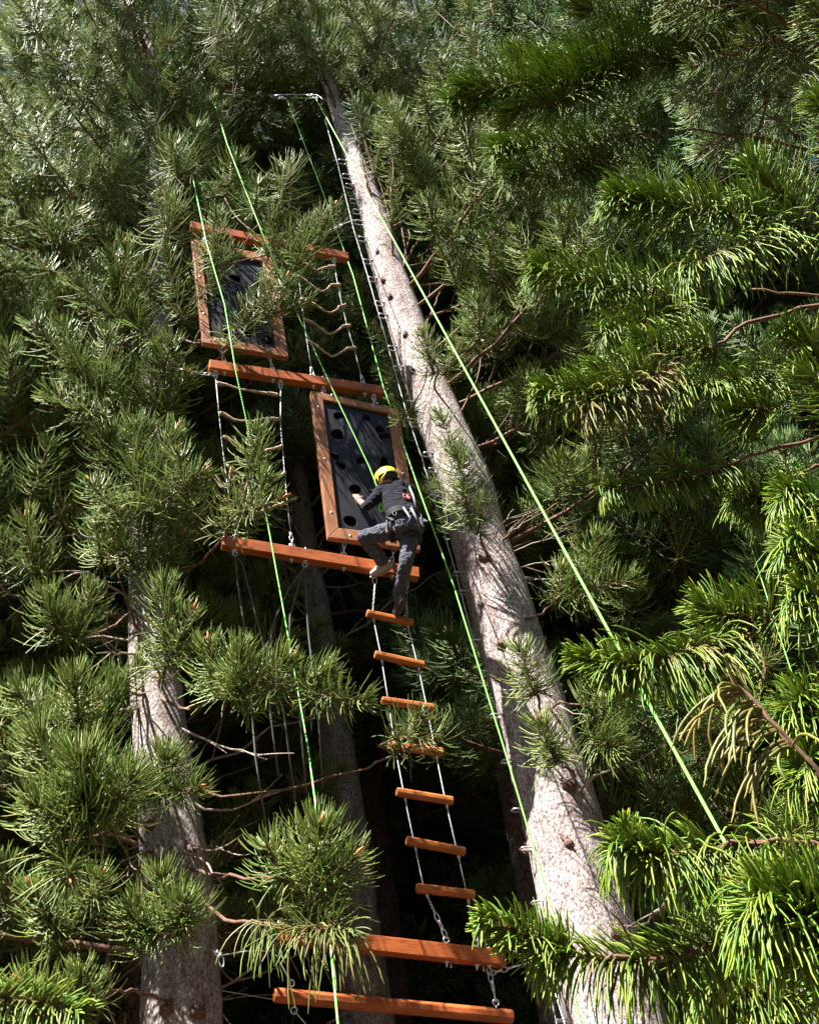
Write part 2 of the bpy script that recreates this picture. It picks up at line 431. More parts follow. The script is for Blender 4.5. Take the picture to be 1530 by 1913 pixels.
def inpoly(px, py, poly):
    r = np.zeros(len(px), bool); n = len(poly); j = n - 1
    for i in range(n):
        xi, yi = poly[i]; xj, yj = poly[j]
        c = ((yi > py) != (yj > py)) & (px < (xj - xi) * (py - yi) / (yj - yi + 1e-9) + xi)
        r ^= c; j = i
    return r
def covers(C, zlim):
    """do these foliage centres stand in front of a keep-clear window?"""
    px, py, z = proj_many(C)
    ok = (z > .5) & (C[:, 1] < zlim)
    m = np.zeros(len(C), bool)
    for poly in CLEAR:
        for ox, oy in ((0, 0), (45, 0), (-45, 0), (0, 45), (0, -45)):
            m |= inpoly(px + ox, py + oy, poly)
    return (m & ok).sum()
SUNKEYS = [rp(*p) for p in [(650, 800), (700, 900), (740, 960), (690, 1010), (630, 960), (600, 1040), (500, 1030), (550, 705), (650, 720), (450, 690),
            (740, 1155), (750, 1230), (760, 1315), (775, 1400), (790, 1490), (810, 1580), (830, 1665), (750, 1770), (850, 1785), (600, 1870), (800, 1890), (500, 470), (600, 470),
            (470, 600), (630, 560), (430, 1015)]] + \
          [at(x, y, 9.6) for x, y in [(700, 450), (740, 560), (780, 680), (830, 820), (870, 960), (900, 1080), (930, 1200), (960, 1300), (990, 1400), (1040, 1540), (1080, 1660), (1110, 1800), (1120, 1890)]]
SUNKEYS += [at(x, y, 9.3) for x, y in [(285, 1150), (290, 1220), (298, 1290), (300, 1350), (305, 1410), (325, 1520), (330, 1590)]]
SUNKEYS = np.array(SUNKEYS)
def blocks_sun(C, r=.45):
    d = C[:, None, :] - SUNKEYS[None]; t = d @ TOSUN
    perp = np.linalg.norm(d - t[..., None] * TOSUN, axis=-1)
    return ((t > .25) & (perp < r)).any(1).sum()

def place_branch(root, var, S, E, roll=0.0, name='branch'):
    S = np.asarray(S, float); E = np.asarray(E, float); v = E - S; Lw = np.linalg.norm(v); sc = Lw / var['L']
    X = v / Lw; Z = UP - X * (UP @ X); Z = nrm(Z); Y = np.cross(Z, X)
    if roll: Y, Z = Y * math.cos(roll) + Z * math.sin(roll), Z * math.cos(roll) - Y * math.sin(roll)
    ex = var['ex']; e1 = ex; z1 = nrm(UP - ex * (UP @ ex)); y1 = np.cross(z1, e1)
    A = np.stack([X, Y, Z], 1) @ np.stack([e1, y1, z1], 0)
    cen = (A @ (var['c'] * sc).T).T + S
    def do():
        o = link(name, var['w'], root)
        mt = Matrix.Identity(4)
        for i in range(3):
            for j in range(3): mt[i][j] = A[i, j] * sc
            mt[i][3] = S[i] - root['_o'][i]
        o.matrix_local = mt
        if var['f'] is not None: link('foliage', var['f'], o)
        return o
    return cen, do

def trunk_mesh(pts, rad, seed, m, sides=28, rough=.03):
    """tapered, slightly uneven trunk through pts with radii rad"""
    rng = np.random.default_rng(seed); pts = np.asarray(pts, float); rad = np.asarray(rad, float)
    seg = np.concatenate([[0], np.cumsum(np.linalg.norm(np.diff(pts, axis=0), axis=1))]); k = max(24, int(seg[-1] / .12))
    s = np.linspace(0, seg[-1], k)
    P = np.stack([np.interp(s, seg, pts[:, c]) for c in range(3)], 1)
    for _ in range(6): P[1:-1] = (P[:-2] + 2 * P[1:-1] + P[2:]) / 4
    R = np.interp(s, seg, rad)
    for _ in range(6): R[1:-1] = (R[:-2] + 2 * R[1:-1] + R[2:]) / 4
    V, F = tubes(P[None], R[None], sides)
    V = V.reshape(k, sides, 3); th = np.arange(sides) * 2 * np.pi / sides
    ph = rng.uniform(0, 6.28, 12)
    dis = np.zeros((k, sides))
    for q in range(12):
        a = rng.integers(1, 7); b = rng.uniform(.4, 5)
        dis += np.sin(a * th[None, :] + b * s[:, None] + ph[q]) / 12
    # whorl swellings
    dis += .5 * np.maximum(0, np.sin(s * 2 * np.pi / 1.15 + ph[0]))[:, None] ** 6
    dis += rng.normal(0, .12, (k, sides))
    V += (V - P[:, None, :]) * (dis * rough * 2)[:, :, None]
    return V.reshape(-1, 3), F, P, R

def tree(label, cat, pts, rad, seed, lib, z0, z1, spacing, per, lenf, material='bark_dark', group=None, az=None, elev=(.0, .35), thr=0, sunthr=1, zlim=10.5, barez=None, maxb=98, skip=None, sides=28):
    """pts world polyline of the trunk (extended to the ground and up)"""
    rng = np.random.default_rng(seed)
    pts = [np.array(p, float) for p in pts]; rad = list(rad)
    d = pts[0] - pts[1]; d /= d[2] if abs(d[2]) > 1e-6 else -1
    d = d * -1 if d[2] > 0 else d
    dirup = (pts[1] - pts[0]) / (pts[1][2] - pts[0][2])
    if pts[0][2] > -.3:
        h = pts[0][2] + .3; slope = (rad[0] - rad[1]) / (pts[1][2] - pts[0][2])
        pts.insert(0, pts[0] - dirup * h * np.array([.35, .35, 1])); rad.insert(0, rad[0] * 1.08 + max(0, slope) * h * .6)
    V, F, P, R = trunk_mesh(pts, rad, seed, material, sides)
    base = np.array([P[0][0], P[0][1], 0.0])
    root = empty('conifer_tree', base, label, cat, group)
    tr = link('trunk', mesh_np('trunk', V - base, F, M[material]), root)
    n = 0; z = z0
    while z < z1 and n < maxb:
        a0 = rng.uniform(0, 6.28)
        for j in range(per):
            if n >= maxb: break
            for attempt in range(4):
                a = a0 + j * 2 * math.pi / per + rng.normal(0, .22) + attempt * .35
                if az is not None and not az(a % (2 * math.pi), z): continue
                i = min(max(np.searchsorted(P[:, 2], z + rng.uniform(-.15, .15)), 1), len(P) - 1)
                S = P[i]; L = lenf(z) * rng.uniform(.8, 1.15)
                e = rng.uniform(*elev)
                dv = np.array([math.cos(a) * math.cos(e), math.sin(a) * math.cos(e), math.sin(e)])
                isb = barez is not None and z < barez and rng.random() < .6
                var = LIB['bare' if isb else lib][rng.integers(0, len(LIB['bare' if isb else lib]))]
                cen, do = place_branch(root, var, S + dv * R[i] * .7, S + dv * (R[i] + L), rng.normal(0, .15))
                if (covers(cen, zlim) > thr or blocks_sun(cen) > sunthr) and not isb: continue
                if isb and covers(cen[1:], zlim) > 1: continue
                if skip is not None and skip(cen): continue
                do(); n += 1; break
        z += spacing * rng.uniform(.85, 1.15)
    return root, P, R
def trunk_px(lst, Y):
    """[(cx, y, width px)] seen in the photo, standing at depth Y"""
    P = []; R = []
    for cx, y, w in lst:
        p = at(cx, y, Y); P.append(p); R.append(w / 2 * proj(p)[2] / F0)
    return P, R

# ------------------------------------------------------------------ trees
def ang_ok(lo, hi): return lambda a, z: lo <= a <= hi
# 1. big pale trunk right of the rig
P, R = trunk_px([(1146, 1905, 190), (1067, 1600, 152), (1010, 1380, 137), (955, 1200, 122), (925, 1100, 116), (893, 1000, 104), (870, 900, 98), (829, 800, 88), (790, 700, 77), (724, 500, 61), (699, 400, 50), (663, 300, 37), (630, 200, 29), (600, 110, 20), (570, 0, 13), (545, -120, 6)], 10.0)
def az_right(a, z): return (a < 1.9 or a > 5.2)
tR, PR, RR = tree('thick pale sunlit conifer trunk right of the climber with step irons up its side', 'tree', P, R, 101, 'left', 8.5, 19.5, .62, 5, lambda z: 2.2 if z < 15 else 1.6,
                  material='bark_pale', az=az_right, elev=(.25, .75), thr=0, sunthr=0, maxb=70)
# 2. left pale trunk
P, R = trunk_px([(340, 1900, 150), (335, 1700, 134), (302, 1400, 104), (288, 1250, 94), (280, 1100, 80), (277, 1000, 72), (282, 800, 60), (296, 600, 50), (292, 360, 36), (280, 100, 22), (270, -120, 8)], 9.6)
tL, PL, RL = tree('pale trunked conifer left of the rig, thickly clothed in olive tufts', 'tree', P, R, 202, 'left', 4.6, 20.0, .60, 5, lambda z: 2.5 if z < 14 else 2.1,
                  material='bark_left', elev=(.1, .6), thr=0, sunthr=0, zlim=11.5, maxb=98)
# 3. darker trunk at far left
P, R = trunk_px([(180, 1900, 112), (165, 1700, 98), (125, 1200, 54), (108, 900, 40), (90, 500, 26), (75, 100, 14), (70, -100, 6)], 12.0)
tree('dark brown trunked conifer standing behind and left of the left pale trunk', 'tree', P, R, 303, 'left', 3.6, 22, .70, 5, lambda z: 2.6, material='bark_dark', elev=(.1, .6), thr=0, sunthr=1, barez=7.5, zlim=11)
P, R = trunk_px([(250, 1900, 62), (244, 1700, 54), (225, 1300, 40), (215, 900, 28), (200, 400, 16), (195, 0, 8)], 15.0)
tree('slim dark trunked conifer seen between the two thick trunks at lower left', 'tree', P, R, 304, 'mid', 6, 26, .8, 4, lambda z: 2.6, barez=9)
# 4. trunk in the dark between ladder and left tree
P, R = trunk_px([(682, 1900, 104), (645, 1500, 68), (602, 1200, 52), (570, 1000, 40), (545, 800, 30), (520, 500, 20), (505, 200, 12), (500, -60, 6)], 13.5)
tree('shaded grey conifer standing in the dark behind the rung ladder', 'tree', P, R, 405, 'mid', 9.5, 26, .62, 5, lambda z: 2.0, material='bark_left', elev=(.1, .6), zlim=10.5, barez=12)
# 5. slim shaded trunks further back
P, R = trunk_px([(968, 1800, 46), (945, 1600, 36), (905, 1350, 28), (870, 1100, 20), (820, 800, 13), (790, 500, 8)], 21.0)
tree('slim shaded conifer far behind, between the rung ladder and the thick pale trunk', 'tree', P, R, 506, 'far', 9, 34, 1.0, 5, lambda z: 3.0, group=None, sides=14)
P, R = trunk_px([(905, 1700, 34), (880, 1450, 26), (850, 1250, 20), (800, 900, 13), (760, 600, 8)], 24.0)
tree('faint slim conifer in the deep shade directly behind the rungs', 'tree', P, R, 507, 'far', 10, 38, 1.1, 5, lambda z: 3.2, sides=14)
P, R = trunk_px([(1500, 1760, 66), (1478, 1640, 60), (1440, 1420, 50), (1385, 1100, 36), (1310, 700, 24), (1250, 300, 12), (1230, 50, 6)], 13.0)
tG, PG, RG = tree('grey trunked conifer at right, seen through gaps in the bright green boughs', 'tree', P, R, 508, 'mid', 3.5, 24, .62, 5, lambda z: 2.6, material='bark_left', elev=(.0, .5), zlim=10.5, maxb=64)
# 6. the wood behind
BACK = [
 ((-3.3, 11.6), 27, 'left', .62, 'olive conifer whose top fills the gap above the left pale trunk'),
 ((-7.4, 13.0), 30, 'left', .75, 'tall conifer whose lit tufts reach the upper left corner'),
 ((.9, 13.0), 27, 'mid', .6, 'conifer showing only its crown behind the top of the leaning trunk'),
 ((4.6, 12.4), 27, 'mid', .6, 'conifer crown filling the top between leaning trunk and bright boughs'),
 ((7.4, 12.0), 27, 'mid', .6, 'conifer crown behind the bright boughs in the upper right corner'),
 ((2.6, 12.6), 24, 'mid', .62, 'conifer with blue green boughs close behind the thick pale trunk'),
 ((-6.4, 10.0), 24, 'left', .62, 'olive green conifer filling the left edge of the picture'),
 ((-4.6, 14.0), 27, 'left', .75, 'tall conifer whose lit tufts fill the upper left corner'),
 ((-1.2, 17.5), 31, 'mid', .75, 'tall conifer with tufts showing above the rope anchor'),
 ((1.8, 17.0), 30, 'mid', .70, 'tall conifer whose crown spreads right of the leaning trunk top'),
 ((5.8, 15.0), 27, 'mid', .70, 'shaded conifer behind the bright boughs at right'),
 ((-9.5, 16), 30, 'mid', .8, 'conifer beyond the left edge trees'),
 ((9.5, 16), 30, 'mid', .8, 'conifer beyond the right edge trees'),
 ((-3.2, 21), 36, 'far', 1.0, 'distant conifer behind the left pale trunk'),
 ((1.2, 21.5), 37, 'far', 1.0, 'distant conifer in the darkness behind the lower panel'),
 ((4.6, 20), 36, 'far', 1.0, 'distant conifer behind the crown right of the thick pale trunk'),
 ((8.5, 22), 37, 'far', 1.0, 'distant conifer behind the right hand boughs'),
 ((-7.5, 22), 37, 'far', 1.0, 'distant conifer at upper left'),
 ((-12, 25), 38, 'far', 1.1, 'farthest conifer at the left'),
 ((-5.0, 28), 42, 'far', 1.1, 'farthest conifer left of the rig'),
 ((-.8, 27), 42, 'far', 1.1, 'farthest conifer behind the upper panel'),
 ((3.4, 27), 42, 'far', 1.1, 'farthest conifer behind the thick pale trunk'),
 ((7.5, 29), 42, 'far', 1.1, 'farthest conifer right of the thick pale trunk'),
 ((12.5, 27), 40, 'far', 1.1, 'farthest conifer at the right'),
 ((-3.3, 24), 15, 'far', 1.1, 'short bushy conifer in the dark beside the left pale trunk foot'),
 ((-2.2, 29), 17, 'far', 1.1, 'short bushy conifer far behind the golden hanging strands'),
]
for q, ((x, Y), h, lib, sp, lab) in enumerate(BACK):
    P = [np.array([x, Y, -.3]), np.array([x - .15, Y, h * .5]), np.array([x - .2, Y, h])]
    r0 = .26 if Y < 19 else .3
    zz = 2.6 if (x < -4 or x > 4) else (4.0 if Y < 20 else 3.0)
    if Y >= 20: zz = .8
    if abs(x) < 3.0 and Y < 19: zz = 8.5 if x < 2 else 6.0
    if (x, Y) in ((-3.3, 11.6), (-7.4, 13.0), (.9, 13.0), (4.6, 12.4), (7.4, 12.0)): zz = 12.0
    tree(lab, 'tree', P, [r0 * 1.15, r0 * .7, .03], 900 + q, lib, zz, h - .5, .8 if h < 20 else sp * (h - zz) / 24 if lib == 'far' else sp * max(1, (h - zz) / 21), 5 if lib != 'far' else 4,
         (lambda z, hh=h: 2.7 * min(1, (hh - z) / 6 + .25)) if lib != 'far' else (lambda z, hh=h: 3.6 * min(1, (hh - z) / 6 + .25)), group='conifers of the wood behind the rig', elev=(.0, .5), sides=12, zlim=10.5)

# added unseen leaf mass behind the camera, blocks low sky light to deepen shade
def block_low_sky():
    rng = np.random.default_rng(77); V = []; F = []; n0 = 0
    spots = [(-13, -3, 19), (-11, 3, 15), (-16, 4, 20), (5, -7, 20), (9, -3, 20), (0, -11, 20), (13, 3, 20), (-5, -15, 20), (14, 9, 20), (4, -13, 20), (10, -10, 20), (-12, -9, 19), (-9, -14, 19), (17, -2, 20), (7, 1.5, 13), (-15, 10, 20), (8, 6, 14)]
    Cs = []
    for x, y, h in spots:
        m = 2600; z = h * (1 - rng.uniform(0, 1, m) ** .8) * .98 + .6; r = (.6 + 3.0 * (1 - z / (h + 1))) * np.sqrt(rng.uniform(.05, 1, m)); a = rng.uniform(0, 6.28, m)
        Cs.append(np.stack([x + r * np.cos(a), y + r * np.sin(a), z], 1))
    C = np.concatenate(Cs); m = len(C)
    d = C - SUNKEYS.mean(0); 
    keep = np.ones(m, bool)
    K = np.concatenate([SUNKEYS[::3], np.array([at(px, py, 4.2) for px in (950, 1150, 1350, 1500) for py in (150, 600, 1100, 1700)]), np.array([at(px, py, 8) for px in (60, 200) for py in (300, 900, 1500, 1850)])])
    for k in K:
        e = C - k; t = e @ TOSUN; keep &= ~((t > 0) & (np.linalg.norm(e - t[:, None] * TOSUN, axis=1) < 1.1))
    C = C[keep]; m = len(C)
    A = nrm(rng.normal(0, 1, (m, 3))); B = nrm(np.cross(A, rng.normal(0, 1, (m, 3)))); s = rng.uniform(.25, .5, (m, 1))
    Q = np.stack([C - A * s, C + B * s * .35, C + A * s, C - B * s * .35], 1)
    o = link('forest', mesh_np('forest', Q.reshape(-1, 3), np.arange(m * 4).reshape(m, 4), M['blocker_leaf'], None, False))
    tag(o, 'dense wood of conifers closing round the clearing behind the photographer', 'forest', kind='stuff')
M['blocker_leaf'] = plain_mat('blocker_foliage', (.045, .065, .025), .8)
block_low_sky()

# ------------------------------------------------------------------ single branches the photograph shows
def on_trunk(P, R, px, py, Y):
    """trunk surface point nearest to the photo pixel"""
    q = at(px, py, Y); i = int(np.argmin(np.linalg.norm(P - q, axis=1))); return P[i]
def custom(root, stem, tufts, fol, twig='twig', seed=0, r0=.022, r1=.008, name='branch'):
    """stem: world points (first inside the trunk); tufts: dicts with axis points and strand settings"""
    rng = np.random.default_rng(seed); w = MB(); f = Fol(); bud = MB(); off = np.array(root['_o'])
    def smooth(p, k=14):
        p = np.asarray(p, float); s = np.linspace(0, len(p) - 1, k)
        q = np.stack([np.interp(s, range(len(p)), p[:, c]) for c in range(3)], 1)
        for _ in range(2): q[1:-1] = (q[:-2] + 2 * q[1:-1] + q[2:]) / 4
        return q
    st = smooth(stem, 18); st[1:-1] += rng.normal(0, .008, (16, 3))
    w.tube(st - off, np.linspace(r0, r1, len(st)), 8)
    for t in tufts:
        a = smooth(t['ax'], 12) - off
        if t.get('join') is not None:
            w.tube(smooth([np.asarray(t['join']) - off, (np.asarray(t['join']) - off + a[0]) / 2 + rng.normal(0, .04, 3), a[0]], 8), np.linspace(r1, .008, 8), 6)
        w.tube(a, np.linspace(t.get('r', .009), .004, len(a)), 6)
        if rng.random() < .28 and fol == 'fol_left':
            q = a[-1] + nrm(a[-1] - a[-2]) * .02; bud.tube([q - UP * .01, q + nrm(a[-1] - a[-2]) * .03, q + nrm(a[-1] - a[-2]) * .075], [.010, .013, .005], 7)
        for s in t['s']:
            kw = dict(s); n = kw.pop('n'); f.axis(rng, a, n, **kw)
    o = link(name, w.mesh(name, M[twig]), root)
    if f.V: link('foliage', f.mesh('foliage', M[fol]), o)
    if bud.V: link('bud', bud.mesh('bud', M['bud']), o)
    return o
def brush(px0, py0, Y0, px1, py1, Y1, n=140, L=.34, join=None, pal='olive', rad=.0052, droop=.5, up=.12, curl=.14, fwd=.1):
    """upturned tuft whose axis runs from pixel 0 to pixel 1"""
    a, b = at(px0, py0, Y0), at(px1, py1, Y1)
    return dict(ax=[a, (a + b) / 2 + UP * -.02, b], join=join,
                s=[dict(n=int(n * 1.2), L0=L * 1.08, rad=rad, fwd=fwd, curl=curl, up=up, pal=pal, k=7, taper=.5)] +
                  ([dict(n=int(n * droop * .5), L0=L * .95, rad=rad * .95, fwd=-.1, curl=.02, up=0, grav=.12, pal=pal, k=7, s1=.5)] if droop else []))

TL_ = lambda px, py: on_trunk(PL, RL, px, py, 9.6)
TR_ = lambda px, py: on_trunk(PR, RR, px, py, 10.0)
def lb(start, mids, tufts, seed, root=tL, fol='fol_left', twig='twig', r0=.017):
    st = [start] + [at(*m) for m in mids]
    for t in tufts:
        if t.get('join') is None: t['join'] = st[-1]
    custom(root, st, tufts, fol, twig, seed, r0)
# left tree, from the top down
lb(TL_(292, 620), [(330, 690, 9.0), (385, 700, 8.6), (470, 600, 8.4), (520, 520, 8.4)], [brush(520, 520, 8.4, 545, 430, 8.3, 120, .32), brush(500, 590, 8.3, 600, 400, 8.2, 130, .30), brush(420, 650, 8.4, 500, 530, 8.1, 120, .30, join=at(430, 650, 8.5)), brush(470, 600, 8.3, 580, 560, 8.3, 80, .28)], 1)
lb(TL_(292, 560), [(330, 600, 8.8), (385, 520, 8.5)], [brush(385, 520, 8.5, 405, 415, 8.4, 120, .32), brush(370, 560, 8.4, 440, 470, 8.3, 90, .3), brush(340, 600, 8.4, 310, 470, 8.3, 130, .33)], 2)
lb(TL_(280, 1060), [(350, 1070, 8.8), (420, 1010, 8.0), (462, 900, 7.7)], [brush(462, 900, 7.7, 482, 800, 7.6, 130, .30), brush(430, 990, 7.8, 500, 890, 7.5, 120, .28), brush(420, 1010, 7.8, 430, 890, 7.7, 60, .26, pal='gold'), brush(440, 960, 7.6, 525, 930, 7.4, 70, .25)], 3)
lb(TL_(282, 1240), [(300, 1290, 8.8), (312, 1230, 8.2)], [brush(312, 1250, 8.2, 308, 1090, 8.0, 190, .33, droop=.7), brush(300, 1270, 8.2, 360, 1140, 7.9, 80, .28)], 4)
lb(TL_(276, 960), [(262, 980, 8.9), (255, 930, 8.2)], [brush(258, 960, 8.2, 250, 790, 8.0, 200, .36, droop=.7), brush(262, 940, 8.1, 330, 800, 8.0, 150, .32), brush(270, 960, 8.1, 380, 880, 7.9, 110, .3), brush(240, 980, 8.1, 170, 900, 8.0, 110, .3)], 5)
lb(TL_(290, 700), [(250, 820, 8.8), (180, 730, 8.2)], [brush(180, 740, 8.1, 120, 610, 7.9, 200, .36, droop=.8), brush(190, 750, 8.1, 200, 620, 8.0, 130, .33), brush(150, 700, 8.0, 60, 600, 7.8, 130, .33), brush(200, 780, 8.0, 90, 740, 7.8, 130, .33)], 6)
lb(TL_(292, 520), [(260, 600, 8.8), (225, 560, 8.3)], [brush(225, 570, 8.3, 210, 480, 8.1, 160, .34), brush(240, 580, 8.3, 290, 650, 8.2, 120, .32), brush(220, 600, 8.2, 140, 520, 8.0, 120, .33)], 7)
lb(TL_(290, 1300), [(350, 1330, 8.6), (430, 1290, 8.0)], [brush(425, 1310, 7.9, 450, 1210, 7.7, 190, .32, droop=.9), brush(440, 1300, 7.9, 540, 1230, 7.7, 140, .3, droop=.6), brush(450, 1310, 7.9, 620, 1250, 7.6, 130, .3, join=at(430, 1290, 8)), brush(560, 1290, 7.8, 690, 1310, 7.5, 110, .27, droop=.6), brush(400, 1300, 8, 390, 1200, 7.9, 120, .3)], 8)
lb(TL_(335, 1600), [(400, 1640, 8.7), (480, 1640, 7.4), (570, 1640, 6.9)], [brush(575, 1650, 6.8, 600, 1545, 6.6, 190, .34, droop=.6), brush(540, 1660, 6.9, 500, 1580, 6.8, 80, .30, droop=.5), brush(590, 1650, 6.8, 660, 1600, 6.6, 100, .3)], 9)
lb(TL_(338, 1640), [(420, 1720, 8.0), (520, 1730, 7.0), (600, 1740, 6.7)], [brush(520, 1735, 7.0, 640, 1725, 6.5, 60, .28, droop=0, up=.02),
    dict(ax=[at(540, 1740, 6.9), at(600, 1735, 6.7), at(660, 1740, 6.5)], s=[dict(n=34, L0=.42, rad=.0065, fwd=.25, curl=.02, up=0, grav=.3, side=(.2, -.3, -.6), pal='gold', k=9, taper=.3), dict(n=38, L0=.34, rad=.0052, fwd=.6, curl=.05, up=0, grav=.14, pal='olive', k=8)]),
    dict(ax=[at(470, 1720, 7.2), at(490, 1725, 7.1), at(520, 1735, 7.0)], s=[dict(n=46, L0=.34, rad=.0052, fwd=.1, curl=.02, up=0, grav=.26, side=(0, -.2, -.5), pal='olive', k=8, taper=.3)])], 10)
lb(TL_(310, 1440), [(230, 1520, 8.6), (165, 1520, 7.4)], [brush(165, 1540, 7.2, 150, 1410, 6.9, 260, .42, droop=.9, rad=.0064), brush(150, 1520, 7.2, 70, 1370, 7.0, 200, .36), brush(180, 1530, 7.2, 250, 1450, 6.9, 150, .36, droop=.6), brush(150, 1540, 7.2, 60, 1500, 6.9, 150, .34), brush(120, 1580, 7.2, 130, 1640, 6.9, 100, .33, up=0)], 11)
lb(TL_(302, 1400), [(330, 1480, 8.8), (300, 1470, 8.3)], [brush(290, 1480, 8.3, 310, 1410, 8.1, 170, .34, droop=.8), brush(300, 1480, 8.3, 370, 1470, 8.0, 100, .3), brush(270, 1500, 8.2, 230, 1420, 8.1, 90, .3)], 12)
lb(TL_(335, 1700), [(300, 1750, 8.8), (330, 1740, 8.2)], [brush(330, 1740, 8.2, 345, 1680, 8.0, 150, .32, droop=1.1), brush(300, 1750, 8.2, 240, 1700, 8.1, 150, .33, droop=1.1), brush(310, 1700, 8.3, 300, 1630, 8.1, 110, .3)], 13)
lb(TL_(282, 1300), [(220, 1290, 8.8), (140, 1350, 8.0)], [brush(150, 1360, 8.0, 140, 1260, 7.8, 170, .34), brush(120, 1370, 8.0, 30, 1290, 7.8, 150, .34), brush(210, 1300, 8.5, 265, 1240, 8.4, 90, .26)], 14)
lb(TL_(275, 1120), [(200, 1180, 9.0), (110, 1180, 8.4)], [brush(110, 1200, 8.4, 90, 1110, 8.2, 170, .34), brush(140, 1200, 8.4, 170, 1100, 8.3, 120, .3), brush(190, 1050, 8.4, 180, 980, 8.3, 90, .3, join=at(200, 1180, 9)), brush(70, 1080, 8.3, 50, 970, 8.1, 150, .33)], 15)
lb(TL_(338, 1880), [(250, 1850, 8.6), (150, 1860, 7.8)], [brush(150, 1880, 7.8, 150, 1820, 7.7, 130, .28, droop=1), brush(120, 1760, 7.9, 60, 1660, 7.6, 130, .3, droop=1.2), brush(100, 1900, 7.6, 40, 1840, 7.3, 130, .3), brush(160, 1700, 8, 190, 1640, 7.8, 90, .3, droop=1)], 16)
lb(TL_(302, 1380), [(395, 1500, 8.3), (640, 1450, 8.0), (740, 1410, 7.8)], [brush(735, 1400, 7.8, 790, 1335, 7.6, 55, .28, droop=.2, up=.12), brush(740, 1400, 7.8, 830, 1380, 7.6, 32, .30, droop=.3), dict(ax=[at(705, 1395, 7.8), at(750, 1375, 7.7), at(800, 1385, 7.6)], s=[dict(n=28, L0=.34, rad=.005, fwd=.7, curl=.02, up=0, grav=.14, pal='gold', k=8)])], 17, r0=.011)
lb(TL_(292, 600), [(340, 640, 9.0), (400, 640, 8.6), (470, 560, 8.4), (530, 470, 8.3)], [brush(400, 500, 8.3, 405, 405, 8.2, 120, .32), brush(500, 480, 8.3, 520, 400, 8.2, 110, .32), brush(555, 500, 8.3, 570, 420, 8.2, 120, .32), brush(590, 470, 8.3, 625, 385, 8.2, 110, .30), brush(510, 590, 8.3, 535, 520, 8.1, 60, .28)], 18)
for kk, (yy, tt) in enumerate(((1740, 1.9), (1830, 2.1), (1900, 1.7))):      # low tufts added towards the sun to shade the left pale trunk's foot
    K = at(335, yy, 9.3) + TOSUN * tt; tf = []
    for dx in (-.38, -.08, .22):
        q = K + np.array([dx, -dx * .3, -.1]); tf.append(dict(ax=[q, q + UP * .2, q + UP * .42 + np.array([.05, -.04, 0])], join=K - UP * .15, s=[dict(n=150, L0=.36, rad=.0052, fwd=.1, curl=.14, up=.12, pal='olive', k=7, taper=.5)]))
    custom(tL, [TL_(330, yy - 60), K - UP * .15], tf, 'fol_left', 'twig', 700 + kk, .016)
lb(TL_(290, 760), [(300, 800, 9.0), (295, 760, 8.6)], [brush(295, 760, 8.6, 290, 650, 8.4, 150, .34), brush(300, 780, 8.6, 350, 700, 8.4, 120, .3), brush(290, 780, 8.6, 230, 690, 8.4, 130, .33)], 19)
lb(TL_(284, 1080), [(290, 1090, 9.0), (285, 1060, 8.6)], [brush(285, 1060, 8.6, 282, 960, 8.4, 150, .34), brush(290, 1080, 8.6, 340, 1000, 8.4, 110, .3), brush(280, 1080, 8.6, 220, 1020, 8.4, 110, .3)], 20)
lb(TR_(610, 150), [(600, 150, 9.5), (590, 110, 9.4)], [brush(590, 120, 9.4, 575, 30, 9.3, 130, .4), brush(600, 130, 9.4, 630, 50, 9.3, 130, .4), brush(585, 110, 9.4, 540, 40, 9.3, 110, .4), brush(600, 60, 9.3, 590, -40, 9.2, 130, .4), brush(560, 40, 9.3, 545, -40, 9.2, 110, .4)], 28, tR)
lb(TR_(670, 320), [(690, 300, 9.6), (680, 260, 9.5)], [brush(680, 260, 9.5, 660, 190, 9.4, 90, .34, pal='back'), brush(700, 330, 9.6, 710, 250, 9.5, 100, .34), brush(730, 420, 9.6, 745, 340, 9.5, 100, .32)], 29, tR)
# dense upper crown: clusters of tufts on branches from the trunk
def fill(root, P, poly, step, Yr, seed, fol='fol_left', pal='olive', L=.40, n=120, ln=85, rise=150, nb=5, avoid=True, maxn=60):
    rng = np.random.default_rng(seed); pts = []
    xs = [p[0] for p in poly]; ys = [p[1] for p in poly]
    for y in np.arange(min(ys), max(ys), step):
        for x in np.arange(min(xs), max(xs), step):
            q = (x + rng.uniform(-.45, .45) * step, y + rng.uniform(-.45, .45) * step)
            if inpoly(np.array([q[0]]), np.array([q[1]]), poly)[0]: pts.append(q)
    k = 0
    while pts and k < maxn:
        a = pts.pop(0); pts.sort(key=lambda b: (b[0] - a[0]) ** 2 + (b[1] - a[1]) ** 2); grp = [a] + pts[:nb - 1]; pts = pts[nb - 1:]
        Y = rng.uniform(*Yr); c = np.mean(grp, 0)
        C = np.array([at(x, y, Y) for x, y in grp])
        if avoid and (covers(C, 10.6) > 0 or (avoid < 2 and blocks_sun(C, .5) > 1)):
            grp = [g for g, c_ in zip(grp, C) if covers(c_[None], 10.6) == 0 and (avoid > 1 or blocks_sun(c_[None], .5) == 0)]
            if not grp: continue
        i = int(np.argmin(np.abs(P[:, 2] - (at(c[0], c[1] + rise, Y)[2])))); S = P[i]
        mid = at(c[0], c[1] + 45, Y)
        tf = [brush(x, y, Y + rng.uniform(-.4, .4), x + rng.uniform(-28, 28), y - rng.uniform(.7, 1.1) * ln, Y + rng.uniform(-.5, .3), int(n * rng.uniform(.8, 1.2)), L * rng.uniform(.85, 1.1), pal=pal, join=mid, droop=.4) for x, y in grp]
        custom(root, [S, (S + mid) / 2 - UP * .1, mid], tf, fol, 'twig', seed * 100 + k, .026); k += 1
